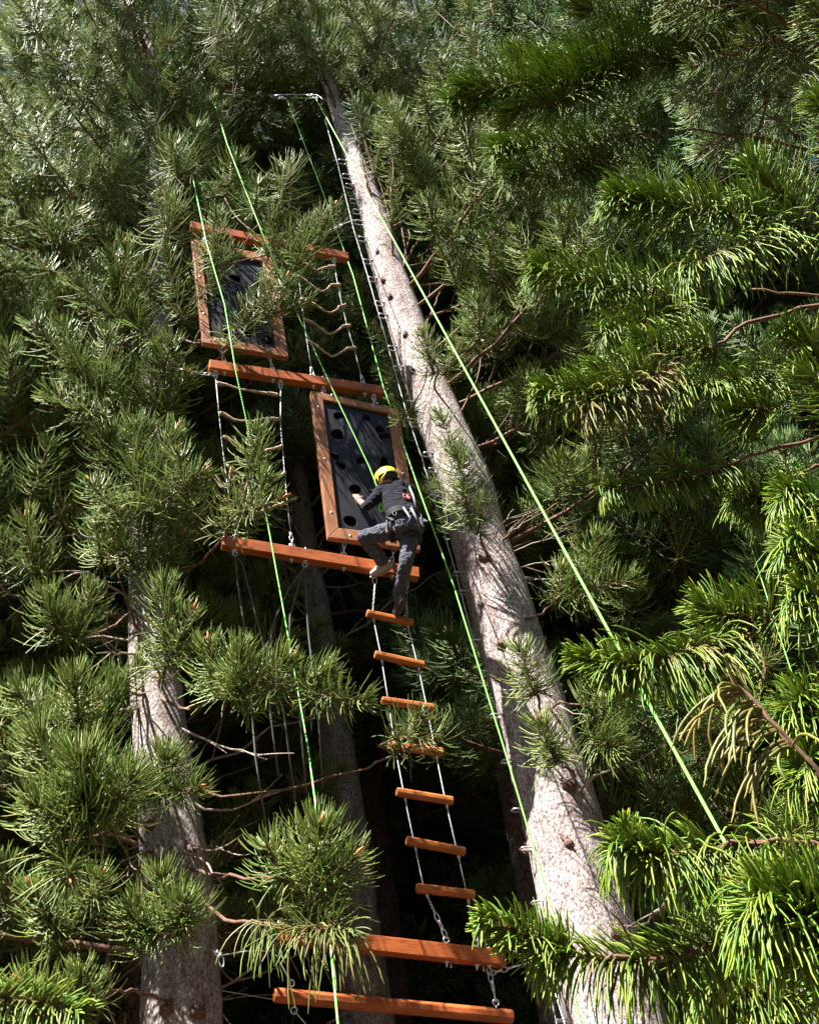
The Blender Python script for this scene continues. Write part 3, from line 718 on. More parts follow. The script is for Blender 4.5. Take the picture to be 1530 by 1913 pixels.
fill(tL, PL, [(60, 20), (480, 20), (500, 190), (470, 330), (340, 420), (335, 640), (120, 640), (60, 300)], 78, (8.4, 9.6), 11)
fill(tR, PR, [(660, -10), (960, -10), (980, 480), (880, 640), (790, 520), (720, 330), (665, 180)], 80, (9.6, 10.8), 12, 'fol_back', 'olive', nb=4, maxn=26)
fill(tL, PL, [(200, 300), (345, 300), (350, 640), (370, 700), (370, 1020), (200, 1060)], 82, (8.2, 9.0), 13, avoid=2, n=100, nb=3)
fill(tL, PL, [(345, 330), (560, 400), (560, 440), (350, 440)], 60, (8.3, 8.9), 14, avoid=0, n=90, nb=3, rise=220)
fill(tR, PR, [(500, -40), (980, -40), (960, 60), (700, 110), (640, 100), (560, 60)], 70, (9.0, 9.6), 15, avoid=0, n=90, nb=4, maxn=14)
fill(tR, PR, [(600, 90), (680, 90), (760, 330), (760, 430), (700, 380)], 62, (9.3, 9.6), 16, 'fol_back', avoid=0, n=70, nb=3, L=.34, maxn=8)
fill(tG, PG, [(1010, 600), (1330, 560), (1500, 800), (1480, 1250), (1100, 1250), (1000, 900)], 88, (10.2, 11.6), 17, 'fol_left', 'olive', avoid=0, n=100, nb=3, maxn=22)
fill(tG, PG, [(1200, 1250), (1480, 1250), (1500, 1640), (1200, 1640)], 95, (10.0, 11.2), 18, 'fol_back', 'olive', avoid=0, n=90, nb=3, maxn=10)
# tufts on the thick pale trunk
lb(TR_(905, 1030), [(900, 1010, 9.3), (872, 960, 9.2)], [brush(880, 980, 9.2, 850, 840, 9.0, 190, .34, droop=.6, up=.06), brush(890, 1000, 9.3, 905, 930, 9.1, 60, .25), brush(870, 900, 9.1, 820, 770, 9.0, 120, .28)], 21, tR)
lb(TR_(1000, 1340), [(1012, 1330, 9.3), (985, 1260, 9.2)], [brush(1000, 1300, 9.2, 970, 1210, 9.1, 150, .33, droop=.7, up=.05)], 22, tR)
lb(TR_(1060, 1460), [(1080, 1450, 9.2), (1040, 1420, 9.1)], [brush(1040, 1430, 9.1, 1010, 1350, 9.0, 150, .32, droop=.8, up=.05)], 23, tR)
lb(TR_(900, 1050), [(960, 990, 9.6), (1060, 930, 9.8)], [brush(1060, 930, 9.8, 1100, 850, 9.7, 120, .3)], 24, tR)
lb(TR_(930, 1160), [(1010, 1150, 9.5), (1070, 1090, 9.6)], [brush(1070, 1100, 9.6, 1120, 1000, 9.5, 170, .34), brush(1060, 1110, 9.6, 1180, 1080, 9.4, 150, .34), brush(1030, 1130, 9.6, 1050, 1060, 9.5, 100, .3)], 25, tR)
lb(TR_(1000, 1330), [(1050, 1310, 9.4), (1130, 1330, 9.4)], [brush(1110, 1350, 9.4, 1150, 1240, 9.3, 150, .34), brush(1110, 1380, 9.3, 1160, 1400, 9.2, 150, .34, up=.02), brush(1090, 1320, 9.4, 1200, 1290, 9.2, 120, .33)], 26, tR)
lb(TR_(800, 740), [(820, 690, 9.3), (800, 660, 9.2)], [brush(810, 700, 9.2, 790, 620, 9.1, 120, .27), brush(770, 760, 9.2, 745, 790, 9.0, 45, .25), brush(830, 700, 9.4, 880, 600, 9.4, 140, .32)], 27, tR)
# bare twigs from the trunks
def dead(root, S, pts, seed, r=.012, pale='twig_pale'):
    rng = np.random.default_rng(seed); off = np.array(root['_o']); w = MB(); p = [S] + [at(*q) for q in pts]
    p = np.array(p); s = np.linspace(0, len(p) - 1, 10); q = np.stack([np.interp(s, range(len(p)), p[:, c]) for c in range(3)], 1) - off
    q[1:] += rng.normal(0, .012, (9, 3)); w.tube(q, np.linspace(r, r * .35, 10), 5)
    for i in range(3):
        w.tube(curve_pts(q[rng.integers(2, 9)], nrm(q[-1] - q[0]) + rng.normal(0, .5, 3), rng.uniform(.2, .5), rng.normal(0, .05, 3), 6), np.linspace(r * .5, r * .2, 6), 4, False)
    link('bare_branch', w.mesh('bare_branch', M[pale]), root)
for i, (S, pts) in enumerate([(TR_(915, 1040), [(985, 1020, 9.8), (1060, 1000, 9.7)]), (TR_(935, 1075), [(1000, 1085, 9.8), (1080, 1080, 9.6)]), (TR_(940, 1080), [(1010, 1050, 9.9), (1055, 1070, 9.8)]), (TR_(905, 1035), [(945, 1000, 9.8), (1010, 950, 10)]),
        (TR_(905, 1035), [(930, 990, 9.6), (960, 950, 9.5)]), (TR_(1000, 1340), [(1050, 1320, 9.6), (1120, 1350, 9.5)]), (TR_(1090, 1500), [(1110, 1450, 9.5), (1190, 1420, 9.6), (1290, 1360, 9.6)]), (TR_(1140, 1740), [(1200, 1730, 9.6), (1260, 1660, 9.5)]),
        (TR_(740, 540), [(760, 480, 9.8), (725, 300, 10.2), (700, 190, 10.6)]), (TR_(750, 560), [(765, 440, 9.9), (735, 340, 10.2), (770, 210, 10.6)]), (TR_(890, 800), [(900, 700, 9.8), (895, 580, 10)]), (TR_(640, 260), [(610, 150, 9.8), (580, 70, 10)])]):
    dead(tR, S, pts, 60 + i, .016 if i > 5 else .010, 'twig_pale' if i < 8 else 'twig')
for i, (S, pts) in enumerate([(TL_(285, 1200), [(180, 1190, 9.4), (70, 1200, 9.2)]), (TL_(285, 1215), [(220, 1220, 9.2), (180, 1222, 9.0)]), (TL_(290, 1330), [(220, 1330, 9.1), (165, 1345, 9)]), (TL_(280, 1090), [(160, 1000, 9.3), (0, 1008, 9.2)]),
        (TL_(335, 1330), [(400, 1390, 9), (500, 1420, 8.8)]), (TL_(335, 1590), [(400, 1590, 9.1), (410, 1582, 9)]), (TL_(335, 1580), [(375, 1600, 9), (410, 1650, 8.6)]), (TL_(300, 1560), [(270, 1590, 9), (230, 1610, 8.9)]), (TL_(285, 1140), [(150, 1060, 9.2), (10, 1160, 9.0)]), (TL_(320, 1500), [(420, 1520, 9.4), (545, 1470, 9.6)])]):
    dead(tL, S, pts, 90 + i, .016)

# ---- bright boughs reaching in from a conifer just outside the right edge
bx, bY = 3.7, 4.6
fr = empty('conifer_tree', (bx, bY, 0), 'near conifer outside the frame whose bright yellow green boughs reach in from the right', 'tree')
V, F, PF, RF = trunk_mesh([(bx, bY, -.3), (bx - .05, bY, 5), (bx - .1, bY, 11), (bx - .1, bY, 15)], [.34, .27, .12, .02], 5, 'bark_dark', 20)
link('trunk', mesh_np('trunk', V - np.array([bx, bY, 0]), F, M['bark_dark']), fr)
FR_ = lambda z: np.array([bx - .05, bY, z])
def hang(pts, n=90, L=.26, pal='near', grav=.22, side=(0, -.2, -.7), fwd=.3, rad=.0047, taper=.25, s0=0, s1=1):
    return dict(n=int(n * 1.3), L0=L, rad=rad, fwd=fwd, curl=0.0, up=0, grav=grav, side=side, pal=pal, k=9, taper=taper, s0=s0, s1=s1, sides=4)
def rise_(n=70, L=.18, pal='near', side=(0, -.3, .8), fwd=.6, s0=.0, s1=1, curl=.10, up=.05, rad=.0048):
    return dict(n=int(n * 1.3), L0=L, rad=rad, fwd=fwd, curl=curl, up=up, side=side, pal=pal, k=7, taper=.45, s0=s0, s1=s1, sides=4)
def allr(n=150, L=.22, pal='near', fwd=.35, curl=.1, up=.0, s0=0, s1=1, grav=.03, rad=.0048):
    return dict(n=int(n * 1.4), L0=L, rad=rad, fwd=fwd, curl=curl, up=up, grav=grav, pal=pal, k=8, taper=.5, s0=s0, s1=s1, sides=4)
def frond(stem, axes, seed, root=fr, fol='fol_near', r0=.016, r1=.007, twig='twig'):
    """stem: pixel points from off frame to the tip; axes: list of (pixel points, strand sets)"""
    st = [at(*p) for p in stem]
    gr = {301: 1.35, 302: 1.4, 305: 1.4, 303: 1.2, 308: 1.2, 307: 1.15}.get(seed, 1)
    for _, ss in axes:
        for q in ss:
            q['L0'] *= gr; q['n'] = int(q['n'] * (1 + (gr - 1) * .8))
            if seed not in (303, 304, 313, 306, 316): q['rad'] *= .80; q['n'] = int(q['n'] * 1.45)
            elif seed != 313: q['rad'] *= .90; q['n'] = int(q['n'] * 1.2)
    custom(root, [FR_(st[0][2] - .15)] + st, [dict(ax=[at(*p) for p in a], s=s, join=None, r=.008) for a, s in axes], fol, twig, seed, r0, r1)
Yf = 4.6
frond([(1600, 40, 4.9), (1400, 70, 4.8), (1230, 120, 4.7)], [([(1500, 60, 4.8), (1230, 125, 4.7), (1000, 165, 4.6), (850, 195, 4.6)], [hang(0, 170, .22, grav=.2), rise_(330, .26, side=(-.2, -.3, .5)), allr(150, .22, s0=.5)]),
    ([(1180, 130, 4.7), (1060, 110, 4.6), (960, 100, 4.6)], [allr(190, .22)]), ([(1300, 90, 4.7), (1180, 40, 4.7), (1080, 10, 4.7)], [allr(200, .24)]), ([(1120, 150, 4.7), (1040, 190, 4.6), (950, 210, 4.6)], [allr(190, .22)]), ([(1260, 110, 4.7), (1130, 90, 4.6), (1010, 120, 4.6)], [allr(220, .24)]), ([(1020, 160, 4.6), (930, 150, 4.5), (860, 160, 4.5)], [allr(170, .2)]), ([(1450, 70, 4.8), (1400, 20, 4.8), (1320, -30, 4.8)], [allr(170, .24), hang(0, 60)])], 301)
frond([(1600, 300, 5.2), (1400, 250, 5.2), (1240, 240, 5.2)], [([(1240, 240, 5.2), (1080, 270, 5.1), (930, 280, 5.0)], [allr(260, .24), hang(0, 110, .24)]), ([(1150, 290, 5.1), (1050, 330, 5.0), (960, 320, 5.0)], [allr(150, .22), hang(0, 80, .24)])], 302)
frond([(1620, 450, 3.7), (1530, 430, 3.7)], [([(1560, 440, 3.7), (1400, 400, 3.7), (1250, 385, 3.65), (1150, 370, 3.6)], [hang(0, 210, .25, fwd=.4, grav=.12, side=(-.2, -.3, -.6)), rise_(170, .17, s0=.3, fwd=.5), allr(90, .2, s0=.62)]),
    ([(1500, 400, 3.7), (1440, 350, 3.65), (1400, 300, 3.6)], [allr(110, .2)]), ([(1450, 430, 3.7), (1350, 470, 3.6), (1280, 500, 3.6)], [hang(0, 120, .24)])], 303)
frond([(1640, 230, 3.4)], [([(1640, 250, 3.4), (1600, 230, 3.4), (1530, 190, 3.35)], [allr(160, .22, grav=.02, fwd=.3)]), ([(1660, 160, 3.4), (1600, 130, 3.4), (1560, 100, 3.35)], [allr(100, .2)])], 304)
frond([(1620, 560, 4.9), (1400, 540, 4.9)], [([(1300, 560, 4.9), (1120, 530, 4.8), (1010, 500, 4.8)], [allr(260, .22), hang(0, 110, .24)]), ([(1260, 560, 4.9), (1230, 600, 4.8), (1130, 620, 4.7)], [hang(0, 80, .22), allr(80, .2)])], 305)
frond([(1640, 720, 3.9)], [([(1620, 740, 3.9), (1540, 680, 3.8), (1480, 620, 3.8)], [allr(200, .22, grav=.04), hang(0, 60, .22)]), ([(1600, 800, 3.9), (1560, 740, 3.8), (1500, 700, 3.8)], [allr(120, .22)])], 306)
frond([(1560, 560, 4.5), (1400, 600, 4.4), (1310, 655, 4.3), (1180, 725, 4.2)], [([(1340, 650, 4.3), (1250, 650, 4.3), (1200, 640, 4.2)], [allr(150, .2)]), ([(1180, 725, 4.2), (1090, 740, 4.2), (1010, 730, 4.2)], [allr(220, .17), hang(0, 80, .2)]),
    ([(1260, 690, 4.2), (1170, 730, 4.2), (1090, 760, 4.15)], [dict(n=75, L0=.3, rad=.0058, fwd=.3, curl=0, up=0, grav=.17, side=(.5, -.2, -.4), pal='gold', k=9, taper=.3, sides=4), hang(0, 50, .2, 'gold')]), ([(1230, 700, 4.2), (1160, 690, 4.2), (1110, 690, 4.2)], [allr(120, .16)])], 307)
frond([(1600, 690, 5.0), (1480, 700, 5.0), (1360, 740, 4.9)], [([(1480, 690, 5), (1380, 710, 4.9), (1270, 720, 4.8)], [allr(150, .2), hang(0, 160, .26)]), ([(1450, 760, 4.9), (1400, 770, 4.9), (1370, 775, 4.9)], [allr(150, .22)])], 308)
frond([(1600, 800, 4.6), (1430, 840, 4.5), (1330, 880, 4.4), (1150, 918, 4.3)], [([(1370, 870, 4.45), (1260, 895, 4.4), (1130, 915, 4.3)], [hang(0, 190, .17, grav=.3, side=(0, -.1, -1)), rise_(60, .10)]), ([(1290, 890, 4.4), (1260, 870, 4.3), (1240, 850, 4.3)], [allr(70, .12)]), ([(1160, 915, 4.3), (1130, 905, 4.3), (1110, 900, 4.3)], [allr(40, .08)])], 309, r0=.012)
frond([(1640, 900, 3.9)], [([(1640, 1000, 3.9), (1560, 950, 3.9), (1470, 920, 3.8)], [allr(150, .2), hang(0, 130, .26)]), ([(1640, 1100, 3.8), (1560, 1060, 3.8), (1480, 1010, 3.75)], [allr(180, .22), hang(0, 120, .26)]), ([(1620, 1160, 3.7), (1560, 1130, 3.7), (1500, 1110, 3.7)], [hang(0, 120, .26), allr(90, .2)])], 310)
frond([(1600, 850, 4.8), (1500, 880, 4.8), (1420, 920, 4.7)], [([(1460, 940, 4.8), (1420, 930, 4.7), (1390, 920, 4.7)], [allr(140, .22), hang(0, 130, .28)])], 311)
frond([(1600, 1080, 4.0), (1430, 1168, 3.9), (1330, 1215, 3.85)], [([(1370, 1200, 3.9), (1250, 1230, 3.8), (1150, 1240, 3.8)], [hang(0, 170, .24, side=(.2, -.2, -.7)), rise_(90, .10)]), ([(1200, 1245, 3.8), (1140, 1240, 3.8), (1075, 1225, 3.8)], [allr(170, .13)]),
    ([(1440, 1160, 3.95), (1350, 1150, 3.9), (1310, 1130, 3.9)], [allr(170, .2)]), ([(1390, 1190, 3.9), (1350, 1200, 3.9), (1300, 1215, 3.8)], [hang(0, 60, .26, 'gold', side=(.4, -.2, -.6))])], 312, r0=.012)
frond([(1640, 1600, 3.3), (1530, 1450, 3.3), (1440, 1340, 3.3), (1365, 1262, 3.3)], [([(1480, 1400, 3.3), (1420, 1320, 3.3), (1372, 1275, 3.3)], [dict(n=34, L0=.30, rad=.0062, fwd=.25, curl=0, up=0, grav=.19, side=(-1.4, -.1, .1), pal='gold', k=11, taper=.05, sides=5)])], 313, r0=.009, r1=.006)
frond([(1640, 1350, 3.9)], [([(1640, 1420, 3.9), (1570, 1370, 3.9), (1490, 1310, 3.8)], [allr(220, .22), hang(0, 120, .26)]), ([(1620, 1500, 3.9), (1560, 1450, 3.9), (1500, 1430, 3.8)], [allr(160, .22), hang(0, 100, .26)])], 314)
frond([(1640, 1590, 3.6), (1530, 1578, 3.6), (1400, 1572, 3.6), (1320, 1590, 3.6)], [([(1330, 1585, 3.6), (1240, 1600, 3.55), (1150, 1580, 3.5)], [hang(0, 80, .2), rise_(70, .12), allr(60, .12, s0=.5)]), ([(1530, 1578, 3.6), (1400, 1572, 3.6), (1300, 1592, 3.6)], [hang(0, 80, .24, 'near', grav=.28, side=(-.2, -.1, -.5), fwd=.6)]), ([(1200, 1600, 3.55), (1180, 1570, 3.5), (1165, 1545, 3.5)], [allr(50, .1)])], 315, r0=.009)
frond([(1640, 1760, 3.4)], [([(1640, 1790, 3.4), (1530, 1730, 3.35), (1420, 1680, 3.3)], [allr(330, .22, grav=.03), hang(0, 210, .28)]), ([(1600, 1700, 3.4), (1540, 1680, 3.35), (1460, 1650, 3.3)], [allr(150, .18)])], 316)
frond([(1600, 1700, 3.9), (1400, 1735, 3.8), (1250, 1795, 3.7), (1120, 1795, 3.7)], [([(1390, 1745, 3.8), (1250, 1795, 3.7), (1120, 1795, 3.7), (1030, 1765, 3.7)], [hang(0, 150, .22, grav=.24), rise_(60, .16, fwd=1)]), ([(1060, 1780, 3.7), (980, 1745, 3.65), (905, 1718, 3.6)], [allr(130, .12), hang(0, 30, .12)])], 317, r0=.010)
frond([(1620, 1850, 4.2), (1480, 1860, 4.2)], [([(1500, 1870, 4.2), (1400, 1850, 4.1), (1330, 1840, 4.1)], [allr(110, .18), hang(0, 100, .3)])], 318)
frond([(1640, 1500, 4.6), (1500, 1500, 4.6)], [([(1500, 1560, 4.6), (1440, 1590, 4.5), (1340, 1680, 4.5)], [hang(0, 150, .3), allr(90, .2)])], 319)
# upper canopy of the near conifer, seen from below at the top right
def canopy():
    rng = np.random.default_rng(4242); n = 0; z = 6.4
    while z < 14.5 and n < 60:
        for j in range(6):
            a = rng.uniform(1.3, 4.9); e = rng.uniform(-.05, .3); L = rng.uniform(1.3, 2.5) * (1 if z < 11 else .8)
            S = np.array([bx - .08, bY, z + rng.uniform(-.2, .2)]); dv = np.array([math.cos(a) * math.cos(e), math.sin(a) * math.cos(e), math.sin(e)])
            cen, do = place_branch(fr, LIB['left'][rng.integers(0, 6)], S, S + dv * L, rng.normal(0, .3))
            px, py, zz = proj_many(cen)
            if ((px < 1230) & (py > -60)).any() or (py > 290).any() or blocks_sun(cen) > 0: continue
            do(); n += 1
        z += .5
    return n
print('canopy', canopy())
# bough entering at the lower left corner, from another tree outside the frame
fl = empty('conifer_tree', (-3.6, 4.2, 0), 'near conifer outside the frame with one bright bough dipping into the lower left corner', 'tree')
V, F, _, _ = trunk_mesh([(-3.6, 4.2, -.3), (-3.6, 4.2, 3), (-3.65, 4.2, 5)], [.22, .15, .02], 6, 'bark_dark', 20)
link('trunk', mesh_np('trunk', V - np.array([-3.6, 4.2, 0]), F, M['bark_dark']), fl)
st = [at(-160, 1850, 4.2), at(0, 1865, 4.2), at(110, 1888, 4.2)]
custom(fl, [np.array([-3.6, 4.2, st[0][2]])] + st, [dict(ax=[at(-80, 1860, 4.2), at(40, 1868, 4.2), at(160, 1893, 4.1)], s=[hang(0, 90, .22, 'near'), rise_(80, .12), allr(50, .12, s0=.4)])], 'fol_near', 'twig', 401, .012, .006)

# ------------------------------------------------------------------ climbing rig
def beam8(a, b, hh, dd, ext=0.0):
    """corners of a squared beam between centres a,b; hh half height, dd half depth (towards camera = -RN)"""
    a, b = np.asarray(a), np.asarray(b); X = nrm(b - a); Y = RN; Z = nrm(np.cross(X, Y)); a = a - X * ext; b = b + X * ext
    return [a - Y * dd - Z * hh, b - Y * dd - Z * hh, b + Y * dd - Z * hh, a + Y * dd - Z * hh,
            a - Y * dd + Z * hh, b - Y * dd + Z * hh, b + Y * dd + Z * hh, a + Y * dd + Z * hh]
def frame_axes(o, a, b, origin=None):
    """turn a mesh object so that its local x runs a->b (keeps wood grain along the beam)"""
    X = nrm(np.asarray(b) - np.asarray(a)); Y = nrm(RN - X * (RN @ X)); Z = np.cross(X, Y); A = np.stack([X, Y, Z], 1)
    me = o.data; n = len(me.vertices); co = np.empty(n * 3, np.float32); me.vertices.foreach_get('co', co)
    co = co.reshape(-1, 3) @ A; me.vertices.foreach_set('co', co.astype(np.float32).ravel()); me.update()
    mt = Matrix.Identity(4)
    for i in range(3):
        for j in range(3): mt[i][j] = float(A[i, j])
    mt.translation = o.location
    o.matrix_local = mt; return o
def chain_link(mb, p, q, w=.016, r=.0045, turn=0.0):
    p, q = np.asarray(p), np.asarray(q); d = nrm(q - p); s = np.cross(d, RN); s = nrm(s) if np.linalg.norm(s) > .1 else RX
    t = np.cross(d, s); s = s * math.cos(turn) + t * math.sin(turn)
    mb.ring((p + q) / 2, d * (np.linalg.norm(q - p) / 2), s * w, r, 14, 6)
def chain(mb, p, q, n=None, w=.016, r=.0045, pitch=.055):
    p, q = np.asarray(p), np.asarray(q); L = np.linalg.norm(q - p); n = n or max(1, round(L / pitch))
    for i in range(n):
        a = p + (q - p) * (i / n); b = p + (q - p) * ((i + 1) / n); d = (b - a) * .14
        chain_link(mb, a - d, b + d, w, r, math.pi / 2 * (i % 2))
def wire(mb, pts, r=.005, sag=0.0, k=14):
    pts = [np.asarray(p) for p in pts]; out = []
    for i in range(len(pts) - 1):
        for t in np.linspace(0, 1, k, endpoint=(i == len(pts) - 2)):
            out.append(pts[i] + (pts[i + 1] - pts[i]) * t - UP * sag * 4 * t * (1 - t))
    mb.tube(out, r, 7)
BE = {}
def squared_beam(key, pa, pb, hh, dd, label, group, ext=0):
    a, b = rp(*pa), rp(*pb); BE[key] = (a, b)
    mb = MB(); mb.hexa(beam8(a, b, hh, dd, ext))
    root = empty('wooden_beam', (a + b) / 2, label, 'beam', group)
    o = mb.obj('timber', M['beam'], root, smooth=False, bevel=.008)
    o.location = (0, 0, 0)
    # local axes along the timber
    X = nrm(b - a); Y = nrm(RN - X * (RN @ X)); Z = np.cross(X, Y); A = np.stack([X, Y, Z], 1)
    me = o.data; n = len(me.vertices); co = np.empty(n * 3, np.float32); me.vertices.foreach_get('co', co)
    me.vertices.foreach_set('co', (co.reshape(-1, 3) @ A).astype(np.float32).ravel()); me.update()
    mt = Matrix.Identity(4)
    for i in range(3):
        for j in range(3): mt[i][j] = float(A[i, j])
    o.matrix_local = mt
    return root, a, b
GB = 'wooden crossbeams of the hanging climbing rig'
def eyebolts(root, a, b, hh, ups, downs):
    """eye bolts through the beam: at fraction t, eye above (ups) or below (downs), nut and shank at the other side"""
    X = nrm(b - a); Z = nrm(np.cross(X, RN))
    for lst, sg in ((ups, 1), (downs, -1)):
        for t in lst:
            p = a + (b - a) * t; mb = MB()
            mb.tube([p - Z * sg * (hh + .045), p + Z * sg * (hh + .02)], .007, 8)
            mb.tube([p - Z * sg * (hh + .004), p - Z * sg * (hh + .010)], .026, 14)
            mb.tube([p - Z * sg * (hh + .010), p - Z * sg * (hh + .022)], .014, 6)
            mb.tube([p + Z * sg * (hh + .001), p + Z * sg * (hh + .006)], .026, 14)
            mb.ring(p + Z * sg * (hh + .042), Z * .024, X * .024, .006, 16, 8)
            mb.obj('eye_bolt', M['steel'], root)
def frac(key, px):
    a, b = BE[key]; xa, xb = proj(a)[0], proj(b)[0]; return (px - xa) / (xb - xa)
def below(key, px, hh, extra=.045):
    a, b = BE[key]; t = frac(key, px); X = nrm(b - a); Z = nrm(np.cross(X, RN)); return a + (b - a) * t - Z * (hh + extra)
def above(key, px, hh, extra=.045):
    a, b = BE[key]; t = frac(key, px); X = nrm(b - a); Z = nrm(np.cross(X, RN)); return a + (b - a) * t + Z * (hh + extra)

r1, *_ = squared_beam('b1', (355, 424), (650, 482), .062, .048, 'topmost wooden crossbeam, half hidden by tufts above the upper black panel', GB)
eyebolts(r1, *BE['b1'], .062, [frac('b1', 575)], [frac('b1', 555), frac('b1', 622), frac('b1', 380), frac('b1', 490)])
r2, *_ = squared_beam('b2', (390, 684), (714, 733), .062, .048, 'orange brown crossbeam below the wavy rope rungs and above the lower black panel', GB)
eyebolts(r2, *BE['b2'], .062, [frac('b2', 418), frac('b2', 506), frac('b2', 581), frac('b2', 678)], [frac('b2', 402), frac('b2', 520), frac('b2', 600), frac('b2', 696)])
r3, *_ = squared_beam('b3', (415, 1014), (781, 1074), .062, .048, 'orange crossbeam the climber steps on with his left shoe', GB)
eyebolts(r3, *BE['b3'], .062, [frac('b3', 437), frac('b3', 541), frac('b3', 638), frac('b3', 730)], [frac('b3', 439), frac('b3', 566), frac('b3', 695), frac('b3', 757)])
r0, *_ = squared_beam('b0', (503, 1745), (941, 1793), .062, .050, 'lowest squared orange crossbeam at the foot of the rung ladder, behind hanging golden strands', GB)
eyebolts(r0, *BE['b0'], .062, [frac('b0', 830), frac('b0', 888)], [frac('b0', 912), frac('b0', 518)])
mb = MB()                                                        # two plain bolt shanks near the ladder foot
for px in (838, 901): mb.tube([below('b0', px, .062, -.01), below('b0', px, .062, .05)], .006, 6)
mb.obj('bolt_shank', M['steel'], r0)
# eight sided pole at the very bottom
def pole(name, a, b, r, m, parent=None, sides=8):
    a, b = np.asarray(a), np.asarray(b); X = nrm(b - a); Y = nrm(RN - X * (RN @ X)); Z = np.cross(X, Y)
    th = (np.arange(sides) + .5) * 2 * np.pi / sides; L = np.linalg.norm(b - a); V = []
    ch = r * .14
    for x, rr in ((-L / 2, r - ch), (-L / 2 + ch, r), (L / 2 - ch, r), (L / 2, r - ch)):
        V += [(x, math.cos(t) * rr, math.sin(t) * rr) for t in th]
    V += [(-L / 2, 0, 0), (L / 2, 0, 0)]
    me = bpy.data.meshes.new(name); F = []
    for k in range(3):
        for i in range(sides): F.append((k * sides + i, (k + 1) * sides + i, (k + 1) * sides + (i + 1) % sides, k * sides + (i + 1) % sides)[::-1])
    for i in range(sides):
        F.append((4 * sides, (i + 1) % sides, i)[::1][::-1]); F.append((4 * sides + 1, 3 * sides + i, 3 * sides + (i + 1) % sides)[::-1])
    me.from_pydata(V, [], F); me.materials.append(m); me.update()
    bm = bmesh.new(); bm.from_mesh(me); bmesh.ops.recalc_face_normals(bm, faces=bm.faces); bm.to_mesh(me); bm.free()
    o = link(name, me, parent); c = (a + b) / 2 - (np.array(parent['_o']) if parent is not None else 0)
    mt = Matrix.Identity(4)
    for i in range(3):
        mt[i][0], mt[i][1], mt[i][2] = float(X[i]), float(Y[i]), float(Z[i]); mt[i][3] = float(c[i])
    o.matrix_local = mt
    bv = o.modifiers.new('bevel', 'BEVEL'); bv.width = .004; bv.segments = 2; bv.limit_method = 'ANGLE'
    return o
la, lb_ = rp(512, 1860), rp(957, 1901)
BE['lg'] = (la, lb_)
lg = empty('wooden_pole', (la + lb_) / 2, 'long eight sided wooden pole hanging at the very bottom below the lowest crossbeam', 'pole')
pole('timber', la, lb_, .055, M['beam'], lg)
for px, sg in ((926, 1), (541, 1), (549, -1)):
    t = frac('lg', px); p = la + (lb_ - la) * t; X = nrm(lb_ - la); Z = nrm(np.cross(X, RN)); mb = MB()
    mb.tube([p + Z * sg * .04, p + Z * sg * .075], .007, 8); mb.ring(p + Z * sg * .095, Z * .024, X * .024, .006, 16, 8); mb.obj('eye_bolt', M['steel'], lg)

# ---- wooden rung ladder
RUNGS = [((685, 1146), (771, 1164)), ((700, 1223), (792, 1243)), ((713, 1309), (810, 1323)), ((724.5, 1393), (826.7, 1406)), ((740.8, 1480), (845.4, 1497)), ((759.4, 1571), (867.7, 1592)), ((778, 1660), (886, 1672))]
lad = empty('rung_ladder', rp(760, 1430), 'ladder of seven orange wooden rungs on twisted steel cables below the climber', 'ladder')
RC = []
for a, b in RUNGS:
    A, B = rp(*a), rp(*b); pole('rung', A, B, .040, M['rung'], lad); RC.append((A, B))
def rung_pt(i, t): A, B = RC[i]; return A + (B - A) * t
for t, top, foot in ((.13, (697, 1098), 830), (.87, (757, 1092), 888)):
    pts = [below('b3', top[0], .062, .13)] + [rung_pt(i, t) for i in range(7)]
    end = above('b0', foot, .062, .06); ch0 = pts[-1] + (end - pts[-1]) * .52; pts.append(ch0)
    mb = MB(); mb.tube(pts, .0062, 7)
    # spliced (doubled) ends
    for p, q in ((pts[0], pts[0] + (pts[1] - pts[0]) * .8), (pts[-2] + (pts[-1] - pts[-2]) * .3, pts[-1])):
        k = 26; s = np.linspace(0, 1, k); d = q - p; X = nrm(np.cross(d, RN)); al = s * 34
        mb.tube([p + d * u + (X * math.cos(v) + RN * math.sin(v)) * .008 for u, v in zip(s, al)], .0055, 6)
    mb.obj('cable', M['cable'], lad)
    for i in range(7):
        p = rung_pt(i, t); dn = nrm(pts[min(i + 2, 8)] - pts[i + 1]); mb = MB(); mb.tube([p + dn * .042, p + dn * .066], .012, 8); mb.tube([p + dn * .070, p + dn * .080], .010, 8); mb.obj('clamp', M['steel'], lad)
    mb = MB(); chain(mb, ch0, end, 3, .017, .006); mb.obj('chain', M['steel'], lad)
    mb = MB(); p = pts[0]; q = below('b3', top[0], .062, .05); mb.ring((p + q) / 2, (q - p) * .55, RX * .022, .006, 16, 8); mb.obj('shackle', M['steel'], lad)

